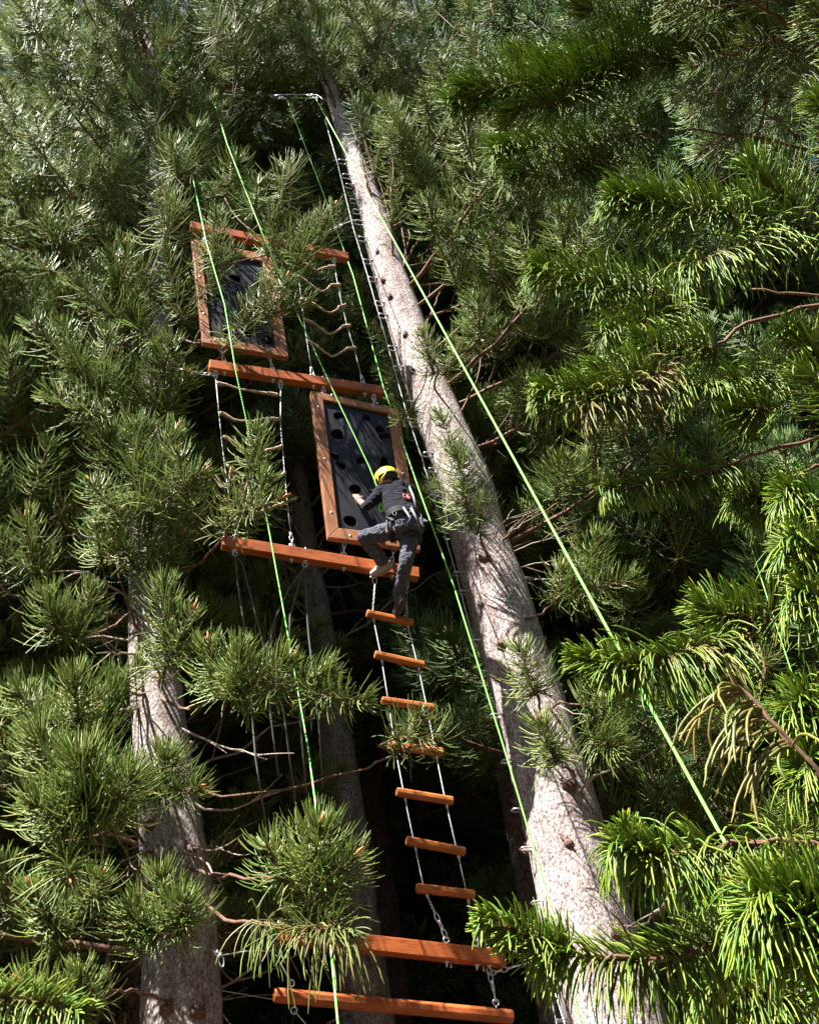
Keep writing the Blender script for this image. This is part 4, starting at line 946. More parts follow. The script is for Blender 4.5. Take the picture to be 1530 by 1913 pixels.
# ---- rope rung ladders beside the panels
def rope_ladder(label, lc, rc, rungs, kb, kt):
    root = empty('rope_ladder', rp(*lc[len(lc) // 2]), label, 'ladder')
    for c, (ktop, kbot) in ((lc, (0, 0)), (rc, (0, 0))):
        top = below(kt, c[0][0], .062, .05); bot = above(kb, c[-1][0], .062, .05)
        P = [rp(*p) for p in c]; P[0] = top + (P[1] - top) * .10 if len(c) > 1 else P[0]; n = bot + (P[-2] - bot) * .16
        P[-1] = n
        mb = MB(); mb.tube(P, .0055, 7); mb.obj('cable', M['cable'], root)
        mb = MB(); mb.tube([P[-1] + (P[-2] - P[-1]) * .06, P[-1]], .010, 8)
        for s in (.03, .07): q = P[-1] + (P[-2] - P[-1]) * s; mb.tube([q - RX * .016, q + RX * .016], .008, 6)
        chain(mb, P[-1], bot, None, .017, .005); chain(mb, top, P[0], None, .017, .005); mb.obj('shackle', M['steel'], root)
    rng = np.random.default_rng(7)
    for pts in rungs:
        P = np.array([rp(p[0], p[1], .01) for p in pts]); s = np.linspace(0, len(P) - 1, 26)
        Q = np.stack([np.interp(s, range(len(P)), P[:, c]) for c in range(3)], 1)
        for _ in range(3): Q[1:-1] = (Q[:-2] + 2 * Q[1:-1] + Q[2:]) / 4
        Q[1:-1] += rng.normal(0, .003, (24, 3))
        r = np.full(26, .0125); e = np.abs(np.linspace(-1, 1, 26)); r += .009 * np.clip((e - .45) * 3, 0, 1) * (e < .97); r += rng.normal(0, .0012, 26)
        mb = MB(); mb.tube(Q, r, 9)
        for q in (Q[1], Q[-2]): mb.ring(q, nrm(Q[2] - Q[1]) * .002 + UP * .018, RN * .018, .008, 12, 6)
        mb.obj('rope_rung', M['hemp'], root)
    return root
rope_ladder('rope ladder with five sagging tan rope rungs right of the upper panel',
    [(555, 470), (558, 515), (563, 560), (568, 600), (574, 640), (581, 700)], [(622, 480), (629, 520), (638, 565), (649, 610), (663, 655), (678, 718)],
    [[(556, 484), (574, 494), (592, 505), (606, 499), (627, 496)], [(555, 514), (575, 527), (598, 545), (612, 540), (618, 531), (637, 532)], [(562, 556), (588, 569), (614, 585), (628, 580), (636, 571), (647, 570)],
     [(566, 595), (590, 606), (615, 626), (632, 617), (641, 608), (656, 608)], [(574, 636), (592, 646), (618, 667), (636, 660), (648, 650), (666, 650)]], 'b2', 'b1')
rope_ladder('rope ladder with tan rungs left of the lower panel, partly behind a tuft',
    [(402, 700), (408, 760), (415, 830), (424, 900), (437, 1000)], [(520, 736), (524, 790), (529, 850), (535, 920), (541, 1005)],
    [[(404, 715), (425, 719), (450, 727), (490, 733), (522, 737)], [(411, 770), (440, 786), (470, 787), (500, 781), (526, 783)], [(417, 814), (440, 830), (470, 848), (500, 841), (529, 834)],
     [(423, 868), (445, 885), (480, 900), (510, 893), (534, 884)], [(430, 935), (455, 950), (485, 957), (510, 947), (538, 938)]], 'b3', 'b2')

# ---- black climbing panels with a wooden frame
def panel(corners, inset, holes, bolts, label, seed):
    C = [rp(*c, .03) for c in corners]                         # TL TR BR BL in the photo
    c0 = sum(C) / 4; root = empty('climbing_obstacle', c0, label, 'climbing panel', 'black climbing panels of the rig')
    X = nrm((C[1] - C[0]) + (C[2] - C[3])); Z = nrm((C[0] - C[3]) + (C[1] - C[2])); Y = nrm(np.cross(Z, X)); Z = np.cross(X, Y)
    if Y @ RN < 0: Y = -Y
    A = np.stack([X, Y, np.cross(X, Y)], 1)
    loc = lambda p: A.T @ (np.asarray(p) - c0)
    c2 = [loc(c)[[0, 2]] for c in C]; ins = [loc(rp(*c, .03))[[0, 2]] for c in inset]
    T, D = .035, .03
    mt = Matrix.Identity(4)
    for i in range(3):
        for j in range(3): mt[i][j] = float(A[i, j])
    def solid(name, poly, y0, y1, m, rot=None, bev=.005):
        n = len(poly); V = [(p[0], y0, p[1]) for p in poly] + [(p[0], y1, p[1]) for p in poly]
        F = [tuple(range(n)), tuple(range(2 * n - 1, n - 1, -1))] + [(i, i + n, (i + 1) % n + n, (i + 1) % n) for i in range(n)]
        me = bpy.data.meshes.new(name); me.from_pydata(V, [], F); me.materials.append(m); me.update()
        bm = bmesh.new(); bm.from_mesh(me); bmesh.ops.recalc_face_normals(bm, faces=bm.faces)
        if rot is not None:                                     # grain along the board: local x follows it
            rm = Matrix.Rotation(-rot, 4, 'Y'); bmesh.ops.transform(bm, matrix=rm.inverted(), verts=bm.verts)
        bm.to_mesh(me); bm.free()
        o = link(name, me, root); o.matrix_local = mt @ (Matrix.Rotation(-rot, 4, 'Y') if rot is not None else Matrix.Identity(4))
        b = o.modifiers.new('bevel', 'BEVEL'); b.width = bev; b.segments = 2; b.limit_method = 'ANGLE'
        return o
    for i in range(4):                                          # mitred rails
        j = (i + 1) % 4; g = .0015 * nrm(c2[j] - c2[i])
        d = c2[j] - c2[i]; rot = math.atan2(d[1], d[0])
        solid('frame_rail', [c2[i] + g, c2[j] - g, ins[j] - g, ins[i] + g], -T, T, M['frame'], rot)
    # board: flat curve with hole splines, extruded
    cu = bpy.data.curves.new('board', 'CURVE'); cu.dimensions = '2D'; cu.fill_mode = 'BOTH'; cu.extrude = .009; cu.bevel_depth = .0015
    def spl(pts):
        s = cu.splines.new('POLY'); s.points.add(len(pts) - 1); s.use_cyclic_u = True
        for q, p in zip(s.points, pts): q.co = (p[0], p[1], 0, 1)
    cen = sum(ins) / 4
    spl([p + (p - cen) * .03 for p in ins])
    rng = np.random.default_rng(seed)
    for (hx, hy, hr, kind) in holes:
        c = loc(rp(hx, hy, .03))[[0, 2]]; q = loc(rp(hx + hr, hy, .03))[[0, 2]]; r = abs((q - c)[0])
        ph = rng.uniform(0, 6.28); amp = .22 if kind else .04
        spl([c + r * (1 + amp * math.sin(2 * t + ph) + amp * .5 * math.sin(3 * t + ph * 2)) * np.array([math.cos(t), math.sin(t)]) for t in np.linspace(0, 2 * np.pi, 28, endpoint=False)])
    co = bpy.data.objects.new('board', cu); COL.objects.link(co)
    dg = bpy.context.evaluated_depsgraph_get(); me = bpy.data.meshes.new_from_object(co.evaluated_get(dg)); bpy.data.objects.remove(co)
    bm = bmesh.new(); bm.from_mesh(me); bmesh.ops.transform(bm, matrix=Matrix.Rotation(math.pi / 2, 4, 'X'), verts=bm.verts); bmesh.ops.recalc_face_normals(bm, faces=bm.faces); bm.to_mesh(me); bm.free()
    me.materials.clear(); me.materials.append(M['board']); me.name = 'board'
    o = link('board', me, root); o.matrix_local = mt; o.location = tuple(A @ np.array([0, .004, 0]))
    if True:                                                   # dark sheet added behind the holes in place of shade
        q = [p + (p - cen) * .02 for p in ins]; solid('hole_shade_sheet', q, .10, .112, M['harness'], None, .001)
    for (bx_, by_) in bolts:
        p = loc(rp(bx_, by_, .03)); mb = bmesh.new(); bmesh.ops.create_uvsphere(mb, u_segments=12, v_segments=8, radius=.014)
        for v in mb.verts: v.co = Vector((v.co.x + p[0], v.co.z * .45 - T - .001, v.co.y + p[2]))
        me = bpy.data.meshes.new('bolt'); bmesh.ops.recalc_face_normals(mb, faces=mb.faces); mb.to_mesh(me); mb.free(); me.materials.append(M['steel'])
        o = link('bolt', me, root); o.matrix_local = mt
    return root, A, C
pl2, A2, C2 = panel([(580, 733), (743, 768), (784, 1031), (612, 1007)], [(602, 750), (724, 775), (759, 1005), (631, 990)],
    [(633, 777, 10, 1), (684, 781, 7.5, 0), (630, 812, 12.5, 0), (709, 803, 9, 0), (717, 815, 10, 1), (626, 854, 8, 1), (637, 870, 9, 1), (676, 861, 10, 1), (718, 865, 10.5, 1), (663.5, 914.5, 11.5, 0), (654, 974, 12.5, 0)],
    [(619, 742), (703, 757), (594, 764), (605, 861), (618, 961), (653, 1004), (752, 888), (738, 800), (735, 1016)],
    'large black climbing panel with round holes in a wooden frame, facing the climber', 3)
pl1, A1, C1 = panel([(357, 449), (507, 482), (538, 671), (378, 643)], [(376, 466), (490, 491), (516, 655), (392, 632)],
    [(500, 636, 11, 0), (461, 622, 10, 1), (420, 624, 9, 1), (404, 556, 9, 0), (470, 575, 10, 0), (440, 520, 10, 1), (480, 530, 9, 0)],
    [(500, 658), (525, 641), (400, 640), (372, 520), (516, 560), (380, 590)],
    'upper black climbing panel in a wooden frame, overhung by olive tufts', 4)
def shackles(root, items):
    for p, q in items:
        mb = MB(); chain(mb, p, q, max(1, round(np.linalg.norm(q - p) / .06)), .017, .005); mb.obj('shackle', M['steel'], root)
def prim(C, i, j, t, dz=.0): return C[i] + (C[j] - C[i]) * t
shackles(pl2, [(below('b2', 600, .062, .05), prim(C2, 0, 1, .12)), (below('b2', 696, .062, .05), prim(C2, 0, 1, .72)), (prim(C2, 3, 2, .18), above('b3', 638, .062, .05)), (prim(C2, 3, 2, .72), above('b3', 730, .062, .05))])
shackles(pl1, [(below('b1', 380, .062, .05), prim(C1, 0, 1, .15)), (below('b1', 490, .062, .05), prim(C1, 0, 1, .85)), (prim(C1, 3, 2, .2), above('b2', 418, .062, .05)), (prim(C1, 3, 2, .78), above('b2', 506, .062, .05))])

# ---- tie chains and wires
def tie(name, label, cat, ends, ch, wires, r=.006):
    mb = MB()
    for p, q in ch: chain(mb, p, q, None, .018, .0055)
    if wires:
        for w in wires: wire(mb, w, r, .0)
    return tag(mb.obj(name, M['steel'], None), label, cat)
e0 = below('b0', 912, .062, .06); e0l = below('b0', 518, .062, .06)
tie('tie_chain', 'short chain and wire tying the lowest crossbeam to the thick pale trunk', 'chain', None, [(e0, rp(958, 1808))], [[rp(958, 1808), rp(1003, 1796), at(1030, 1795, 9.9)]])
tie('hanger', 'chain and rod from the lowest crossbeam down to the right end of the pole', 'hanger', None, [(e0, rp(922, 1852))], [[rp(922, 1852), above('lg', 926, .055, .04)]], .007)
tie('hanger', 'thin wire from the lowest crossbeam down to the left end of the pole', 'hanger', None, [(e0l, rp(516, 1785))], [[rp(516, 1785), above('lg', 541, .055, .04)]], .005)
tie('tie_chain', 'steel tie from the lower left trunk to the left end of the lowest crossbeam', 'chain', None, [(at(398, 1776, 9.5), rp(412, 1786)), (rp(412, 1786), rp(415, 1805))], [[rp(412, 1786), rp(460, 1778), e0l]])
tie('guy_wire', 'thin wire running down out of the picture from the pole', 'wire', None, [], [[below('lg', 549, .055, .04), at(585, 1930, 8.9), at(650, 2300, 8.2)]], .004)
tie('tie_chain', 'chain tying the middle crossbeam leftwards to the left pale trunk', 'chain', None, [(below('b2', 402, .062, .05), rp(372, 697)), ], [[rp(372, 697), rp(340, 690), at(300, 680, 9.6)]])
tie('tie_chain', 'short tie from the topmost crossbeam to the step irons of the thick pale trunk', 'chain', None, [(rp(600, 440), rp(640, 418))], [[above('b1', 575, .062, .05), rp(600, 440)], [rp(640, 418), at(662, 410, 9.8)]])
tie('guy_wire', 'pair of thin wires beside the foot of the thick pale trunk', 'wire', None, [], [[at(1015, 1800, 9.7), at(1040, 1915, 9.6), at(1090, 2150, 9.4)], [at(1020, 1800, 9.7), at(1055, 1915, 9.5), at(1110, 2150, 9.3)]], .005)
tie('guy_wire', 'faint horizontal wire crossing the dark behind the pole', 'wire', None, [], [[at(405, 1850, 9.8), at(520, 1870, 10.2), at(640, 1880, 10.6)]], .003)

# ---- green belay ropes
def rope(label, pts, m, r=.0065, name='climbing_rope'):
    mb = MB(); pts = [np.asarray(p) for p in pts]; Q = []
    for i in range(len(pts) - 1):
        k = max(4, int(np.linalg.norm(pts[i + 1] - pts[i]) / .25))
        for t in np.linspace(0, 1, k, endpoint=(i == len(pts) - 2)): Q.append(pts[i] + (pts[i + 1] - pts[i]) * t)
    mb.tube(Q, r, 8); return tag(mb.obj(name, M[m], None), label, 'rope')
anc1, anc2 = at(535, 182, 10.2), at(590, 183, 10.2)
climb_at = rp(713, 942, .36)
rope('green belay rope from the upper left tufts down to the climber\'s harness', [at(372, 120, 10.2), at(405, 205, 9.2), at(425, 270, 8.2), at(488, 430, 8.0), at(553, 580, 8.4), rp(640, 767, .42), rp(690, 872, .42), rp(705, 910, .44), climb_at], 'green')
rope('lime green rope looping over the top anchor, one strand running down to the right', [at(1525, 1885, 4.0), anc2, anc1,
      at(600, 350, 10.0), at(660, 515, 9.7), at(716, 722, 9.4), at(783, 915, 9.1), at(850, 1102, 8.9), at(950, 1425, 8.6), at(1050, 1765, 8.3), at(1087, 1920, 8.2), at(1130, 2300, 8.0)], 'green', .0075)
rope('green flecked rope hanging down the left side of the rig past the upper panel', [at(345, 250, 9.8), at(362, 340, 8.8), at(385, 450, 7.9), at(420, 570, 7.8), at(440, 690, 7.8), at(470, 830, 8.0), at(497, 960, 8.5), at(545, 1225, 8.3), at(576, 1400, 8.1), at(602, 1600, 7.3), at(632, 1920, 6.2), at(650, 2200, 6.0)], 'green2', .0065)
rope('distant thin green rope glimpsed between the bright boughs at right', [at(1240, 440, 11), at(1340, 805, 10.5), at(1412, 1050, 10), at(1480, 1260, 9.6), at(1560, 1500, 9.2)], 'green', .0055)
# anchor hardware
mb = MB(); wire(mb, [at(470, 178, 10.2), at(500, 176, 10.2), at(592, 176, 10.2), at(625, 200, 10.0)], .005)
for p, q in ((at(505, 178, 10.2), at(533, 183, 10.2)), (at(575, 176, 10.2), at(592, 183, 10.2))): chain(mb, p, q, 3, .03, .009)
tag(mb.obj('rope_anchor', M['steel'], None), 'steel cable and shackles holding the top loop of the green rope', 'anchor')

# ---- safety cable and step irons on the thick pale trunk
mb = MB(); mb.tube([at(x, y, 9.75) for x, y in [(607, 222), (631, 306), (660, 425), (690, 525), (727, 655), (757, 762), (790, 862), (820, 962), (852, 1072), (882, 1190), (888, 1215)]], .0065, 7)
tag(mb.obj('safety_cable', M['cable'], None), 'white steel safety cable running up the left edge of the thick pale trunk', 'cable')
SI = [(631, 306), (640, 330), (646, 352), (650, 378), (659, 405), (659, 418), (670, 447), (680, 495), (691, 523), (705, 573), (715, 601), (727, 655), (742, 694), (757, 752), (772, 800), (788, 850), (799, 888), (812, 930), (829, 996), (850, 1073), (862, 1120), (884, 1205), (892, 1265), (915, 1350), (929, 1420), (943, 1508), (968, 1584), (1000, 1686), (1030, 1790), (1062, 1890)]
def step_iron(px, py):
    i = int(np.argmin([abs(proj(p)[1] - py) + 1000 * (proj(p)[2] < 0) for p in PR]))
    C = PR[i]; r = RR[i]; out = nrm(np.array([-.93, -.36, 0])); side = nrm(np.cross(out, UP)); S = C + out * (r * .93)
    q = at(px, py, S[1] - .12); L = float(np.clip((q - S) @ out, .13, .26)); L = .13
    mb = MB(); w = .036
    k = [S - side * w, S - side * w + out * L * .9, S - side * w * .7 + out * L, S + side * w * .7 + out * L, S + side * w + out * L * .9, S + side * w]
    mb.tube(k, .008, 7)
    for g in (.02,): mb.tube([S - side * w + out * g, S - side * w + out * (g + .006)], .016, 10); mb.tube([S + side * w + out * g, S + side * w + out * (g + .006)], .016, 10)
    return mb.obj('step_iron', M['steel'], None)
ORD = 'lowest second third fourth fifth sixth seventh eighth ninth tenth eleventh twelfth thirteenth fourteenth fifteenth sixteenth seventeenth eighteenth nineteenth twentieth'.split()
for i, s in enumerate(SI[::-1]):
    w_ = (ORD[i] if i else 'lowest visible') if i < 20 else 'twenty ' + 'first second third fourth fifth sixth seventh eighth ninth tenth'.split()[i - 20]
    tag(step_iron(*s), ('%s U shaped step iron up the thick pale trunk from the bottom edge' % w_) if i else 'U shaped step iron nearest the bottom edge on the thick pale trunk', 'step iron', 'step irons up the thick pale trunk')
# knots and stubs on the trunks
def knot(root, P, R, px, py, Y, size, stub=.03, m='knot', seed=0):
    rng = np.random.default_rng(seed + int(px)); off = np.array(root['_o'])
    d = ray(px, py); i = int(np.argmin([np.linalg.norm(p - at(px, py, Y)) for p in P])); C = P[i]; r = R[i]
    # intersect the view ray with the trunk cylinder
    d2, o2 = d[:2], CAM[:2] - C[:2]; a = d2 @ d2; b = 2 * d2 @ o2; c = o2 @ o2 - (r * .99) ** 2; disc = b * b - 4 * a * c
    t = (-b - math.sqrt(max(disc, 0))) / (2 * a); S = CAM + d * t; n = nrm(np.append(S[:2] - C[:2], .25))
    mb = MB(); mb.tube([S - n * .04, S + n * stub * .25, S + n * stub * .6], [size * 1.1, size * .8, size * .45], 9)
    for k in range(9):
        a_ = rng.uniform(0, 6.28); e = np.cross(n, UP); f_ = np.cross(e, n); q = S + (e * math.cos(a_) + f_ * math.sin(a_)) * size * .9
        mb.tube([q - n * .02, q + n * rng.uniform(.01, .06) + (e * rng.normal() + f_ * rng.normal()) * .02], [size * .22, size * .08], 6)
    mb.obj('knot', M[m], root)
for px, py, s, st in [(716, 523, .035, .03), (729, 553, .035, .03), (705, 470, .03, .03), (757, 625, .04, .03), (660, 350, .025, .02), (676, 410, .025, .02), (770, 690, .035, .03), (905, 1040, .075, .06), (936, 1203, .05, .06), (990, 1215, .04, .03), (1000, 1350, .05, .05), (1062, 1465, .08, .07),
                      (963, 1500, .035, .04), (1062, 1575, .055, .05), (985, 1590, .05, .05), (1150, 1742, .07, .08), (930, 1270, .025, .02), (1010, 1440, .03, .02), (898, 1130, .03, .02), (1100, 1690, .03, .02)]:
    knot(tR, PR, RR, px, py, 10.0, s, st)
for px, py, s, st in [(310, 1386, .05, .02), (352, 1396, .05, .10), (297, 1210, .04, .04), (280, 1540, .06, .06), (355, 1590, .07, .10), (370, 1885, .08, .03), (310, 1880, .07, .03), (300, 1450, .03, .02), (246, 1330, .05, .1)]:
    knot(tL, PL, RL, px, py, 9.6, s, st)
# ---- slack grey ropes hanging below the middle crossbeam
GR = 'slack grey ropes under the middle crossbeam'
for lab, a, pts in [('leftmost slack grey rope under the crossbeam the climber stands on', 439, [(441, 1060), (448, 1120), (462, 1200), (468, 1300), (478, 1420), (500, 1560)]),
                 ('second slack grey rope from the left, slanting right under the crossbeam', 439, [(452, 1050), (475, 1140), (497, 1220), (505, 1330), (520, 1450)]),
                 ('third slack grey rope, bowing left under the middle of the crossbeam', 566, [(540, 1100), (512, 1160), (500, 1230), (530, 1330), (552, 1500)]),
                 ('fourth slack grey rope from the left under the crossbeam', 566, [(562, 1080), (542, 1150), (540, 1220), (560, 1330), (572, 1480)]),
                 ('rightmost slack grey rope under the crossbeam', 566, [(570, 1080), (576, 1180), (585, 1260), (596, 1360), (603, 1470)])]:
    mb = MB(); mb.tube([below('b3', a, .062, .07)] + [rp(x, y, -.1 - .02 * i) for i, (x, y) in enumerate(pts)], .009, 8)
    tag(mb.obj('hanging_rope', M['greyrope'], None), lab, 'rope', GR)

# ------------------------------------------------------------------ the climber
def capsule(bm, a, b, ra, rb, sub=2):
    t = bmesh.new()
    for p, r in ((a, ra), (b, rb)):
        bmesh.ops.create_icosphere(t, subdivisions=sub, radius=float(r), matrix=Matrix.Translation(Vector([float(x) for x in p])))
    bmesh.ops.convex_hull(t, input=t.verts)
    g = [v for v in t.verts if not v.link_faces]; bmesh.ops.delete(t, geom=g, context='VERTS')
    me = bpy.data.meshes.new('tmp'); t.to_mesh(me); t.free(); bm.from_mesh(me); bpy.data.meshes.remove(me)
def blob(bm, c, ax, R=None, sub=3):
    M_ = Matrix.Translation(Vector([float(x) for x in c]))
    if R is not None:
        r4 = Matrix.Identity(4)
        for i in range(3):
            for j in range(3): r4[i][j] = float(R[i, j])
        M_ = M_ @ r4
    M_ = M_ @ Matrix.Diagonal((*[float(x) for x in ax], 1))
    bmesh.ops.create_icosphere(bm, subdivisions=sub, radius=1, matrix=M_)
def fuse(name, bm, voxel, m, parent, smooth=4, wr=None):
    """weld overlapping volumes into one continuous skin"""
    off = Vector(parent['_o']) if parent is not None else Vector((0, 0, 0))
    bmesh.ops.translate(bm, vec=-off, verts=bm.verts)
    me = bpy.data.meshes.new(name); bm.to_mesh(me); bm.free()
    o = bpy.data.objects.new(name, me); COL.objects.link(o)
    r = o.modifiers.new('r', 'REMESH'); r.mode = 'VOXEL'; r.voxel_size = voxel; r.use_smooth_shade = True
    s = o.modifiers.new('s', 'SMOOTH'); s.iterations = smooth; s.factor = .5
    if wr:
        tx = bpy.data.textures.new('wrinkle', 'CLOUDS'); tx.noise_scale = wr[0]; tx.noise_depth = 3
        d = o.modifiers.new('d', 'DISPLACE'); d.texture = tx; d.strength = wr[1]; d.mid_level = .5
    dg = bpy.context.evaluated_depsgraph_get(); dg.update()
    m2 = bpy.data.meshes.new_from_object(o.evaluated_get(dg)); m2.name = name
    bpy.data.objects.remove(o); m2.materials.clear(); m2.materials.append(m)
    for p in m2.polygons: p.use_smooth = True
    return link(name, m2, parent)
def lerp(a, b, t): return a + (b - a) * t
J = dict(head=rp(722, 896, .46), neck=rp(734, 906, .46), chest=rp(738, 922, .47), shL=rp(716, 916, .42), shR=rp(760, 915, .42),
         elL=rp(684, 947, .38), wrL=rp(667, 931, .12), elR=rp(740, 925, .16), wrR=rp(707, 918, .08), waist=rp(750, 958, .50),
         pel=rp(757, 981, .52), hipL=rp(748, 988, .46), hipR=rp(768, 990, .46), knL=rp(680, 1003, .28), anL=rp(716, 1050, .16), toeL=rp(691, 1070, .06),
         knR=rp(758, 1052, .42), anR=rp(744, 1116, .13), toeR=rp(739, 1140, -.02))
pr = empty('person', J['pel'], 'climber in yellow helmet, dark shirt and grey trousers reaching into a panel hole', 'person')
TO = nrm(J['chest'] - J['pel'])                       # torso direction
SX = nrm(J['shR'] - J['shL']); BK = -RN               # across the shoulders, towards the camera (his back)
BK = nrm(BK - TO * (BK @ TO))
# body: head, neck, trunk, limbs and hands as one skin
bm = bmesh.new()
HD = nrm(J['head'] - J['neck']); face = nrm(-RX * .75 + RN * .8 - UP * .1)      # he looks left into the panel
HR = np.stack([nrm(np.cross(UP, face)), face, np.cross(nrm(np.cross(UP, face)), face) * -1], 1)
h = J['head']; fz = nrm(UP - face * (UP @ face)); fx = nrm(np.cross(face, fz)); HM = np.stack([fx, face, fz], 1)
blob(bm, h + fz * .02, (.075, .095, .105), HM); blob(bm, h - fz * .055 + face * .035, (.055, .06, .06), HM)
blob(bm, h + face * .10 - fz * .02, (.014, .02, .022), HM, 2)          # nose
blob(bm, h + face * .085 - fz * .065, (.026, .016, .012), HM, 2)       # mouth
blob(bm, h + face * .06 - fz * .10, (.03, .028, .022), HM, 2)          # chin
for s in (-1, 1):
    blob(bm, h + fx * s * .078 - fz * .01 - face * .01, (.012, .022, .034), HM, 2)   # ears
    blob(bm, h + face * .083 + fx * s * .032 + fz * .005, (.016, .012, .010), HM, 2) # eyes
capsule(bm, h - fz * .05 - face * .02, J['neck'] + TO * -.04, .052, .062)
capsule(bm, lerp(J['shL'], J['shR'], .25), lerp(J['waist'], J['pel'], .2) - SX * .05, .09, .085)
capsule(bm, lerp(J['shL'], J['shR'], .75), lerp(J['waist'], J['pel'], .2) + SX * .05, .09, .085)
capsule(bm, J['hipL'], J['hipR'], .10, .10)
for a, b, ra, rb in (('shL', 'elL', .050, .038), ('elL', 'wrL', .038, .026), ('shR', 'elR', .050, .038), ('elR', 'wrR', .038, .026),
                     ('hipL', 'knL', .085, .056), ('knL', 'anL', .054, .040), ('hipR', 'knR', .085, .056), ('knR', 'anR', .054, .040)):
    capsule(bm, J[a], J[b], ra, rb)
def hand(wr, tip, palm_up, thumb_side):
    d = nrm(tip - wr); s = nrm(np.cross(d, palm_up)) * thumb_side; p = wr + d * .055
    R = np.stack([s, d, np.cross(s, d)], 1); blob(bm, p, (.040, .052, .018), R, 2)
    capsule(bm, wr, p, .026, .022)
    for k, (o_, L) in enumerate(((-.030, .062), (-.010, .074), (.011, .070), (.030, .054))):
        a = p + s * -o_ + d * .04; b = a + d * L * .5 - palm_up * .008; c = b + nrm(d - palm_up * 1.1) * L * .5
        capsule(bm, a, b, .0100, .0092, 1); capsule(bm, b, c, .0092, .0080, 1)
    a = p + s * .030 - d * .02; b = a + nrm(s + d * .5) * .04; c = b + nrm(s * .2 + d - palm_up * .3) * .035
    capsule(bm, a, b, .013, .011, 1); capsule(bm, b, c, .011, .009, 1)
hand(J['wrL'], rp(662, 914, -.02), nrm(UP + RN * .2 + BK * .4), 1)
hand(J['wrR'], rp(700, 914, .0), nrm(UP + BK), -1)
body = fuse('body', bm, .0075, M['skin'], pr, 3)
# shirt
bm = bmesh.new()
capsule(bm, lerp(J['shL'], J['shR'], .22), lerp(J['waist'], J['pel'], .25) - SX * .06, .105, .098)
capsule(bm, lerp(J['shL'], J['shR'], .78), lerp(J['waist'], J['pel'], .25) + SX * .06, .105, .098)
capsule(bm, lerp(J['shL'], J['shR'], .5) + BK * .03, J['waist'] + BK * .0, .11, .10)
capsule(bm, J['shL'], J['shR'], .078, .078)
capsule(bm, J['neck'] - TO * .05, J['neck'] - HD * .005, .085, .066)
el2 = lerp(J['elL'], J['wrL'], .12)
capsule(bm, J['shL'], lerp(J['shL'], J['elL'], .5), .078, .062); capsule(bm, lerp(J['shL'], J['elL'], .5), J['elL'], .062, .050); capsule(bm, J['elL'], el2, .050, .047)
capsule(bm, J['shR'], J['elR'], .076, .05); capsule(bm, J['elR'], lerp(J['elR'], J['wrR'], .3), .05, .045)
shirt = fuse('shirt', bm, .010, M['shirt'], pr, 5, (.06, .026))
# trousers
bm = bmesh.new()
capsule(bm, J['waist'] + TO * -.03 - SX * .05, J['hipL'], .105, .115); capsule(bm, J['waist'] + TO * -.03 + SX * .05, J['hipR'], .105, .118)
capsule(bm, J['hipL'] + BK * .03, J['hipR'] + BK * .03, .115, .118)
mid = lerp(J['hipL'], J['knL'], .5)
capsule(bm, J['hipL'], mid, .110, .090); capsule(bm, mid, J['knL'], .090, .072); capsule(bm, J['knL'], lerp(J['knL'], J['anL'], .5), .072, .068); capsule(bm, lerp(J['knL'], J['anL'], .5), lerp(J['knL'], J['anL'], .93), .068, .070)
capsule(bm, J['hipR'], lerp(J['hipR'], J['knR'], .5), .108, .088); capsule(bm, lerp(J['hipR'], J['knR'], .5), J['knR'], .088, .070); capsule(bm, J['knR'], lerp(J['knR'], J['anR'], .5), .070, .064); capsule(bm, lerp(J['knR'], J['anR'], .5), lerp(J['knR'], J['anR'], .92), .064, .064)
trs = fuse('trousers', bm, .010, M['trousers'], pr, 4, (.05, .030))
bm = bmesh.new(); pk = lerp(J['hipL'], J['knL'], .22) + BK * .085 - UP * .02
capsule(bm, pk - UP * .05, pk + UP * .05 - SX * .02, .030, .032); capsule(bm, pk - UP * .05 + nrm(J['knL'] - J['hipL']) * .07, pk + UP * .04 + nrm(J['knL'] - J['hipL']) * .06, .030, .030)
fuse('pocket', bm, .008, plain_mat('brown_pocket', (.16, .11, .11), .9, 0, .2, 30), pr, 3)
# helmet, hair, straps
bm = bmesh.new(); hc = h + fz * .035
blob(bm, hc, (.098, .125, .112), HM, 4)
bmesh.ops.bisect_plane(bm, geom=bm.verts[:] + bm.edges[:] + bm.faces[:], plane_co=Vector([float(x) for x in hc - fz * .022]), plane_no=Vector([float(x) for x in nrm(-fz - face * .10)]), clear_outer=True)
bmesh.ops.translate(bm, vec=-Vector(pr['_o']), verts=bm.verts)
me = bpy.data.meshes.new('helmet'); bm.to_mesh(me); bm.free(); me.materials.append(M['helmet'])
for p in me.polygons: p.use_smooth = True
he = link('helmet', me, pr); so_ = he.modifiers.new('s', 'SOLIDIFY'); so_.thickness = .012; so_.offset = -1
mb = MB(); mb.ring(hc - fz * .024 + face * .005, fx * .099, nrm(face - fz * .1) * .127, .006, 28, 8); mb.obj('helmet_rim', M['helmet'], he) if False else None
ho = MB(); ho.ring(hc - fz * .024 + face * .002, fx * .098, nrm(face - fz * .1) * .126, .006, 28, 8); ho.obj('helmet_rim', M['helmet'], pr)
for s in (-1, 0, 1):                                     # dark vents
    mb = MB(); c = hc + fx * s * .05 + fz * (.103 - abs(s) * .012); mb.tube([c - face * .05 - fz * .012, c, c + face * .05 - fz * .012], .007, 6); mb.obj('helmet_vent', M['grey_web'], pr)
bm = bmesh.new(); blob(bm, h + fz * .008 - face * .02, (.083, .09, .098), HM); 
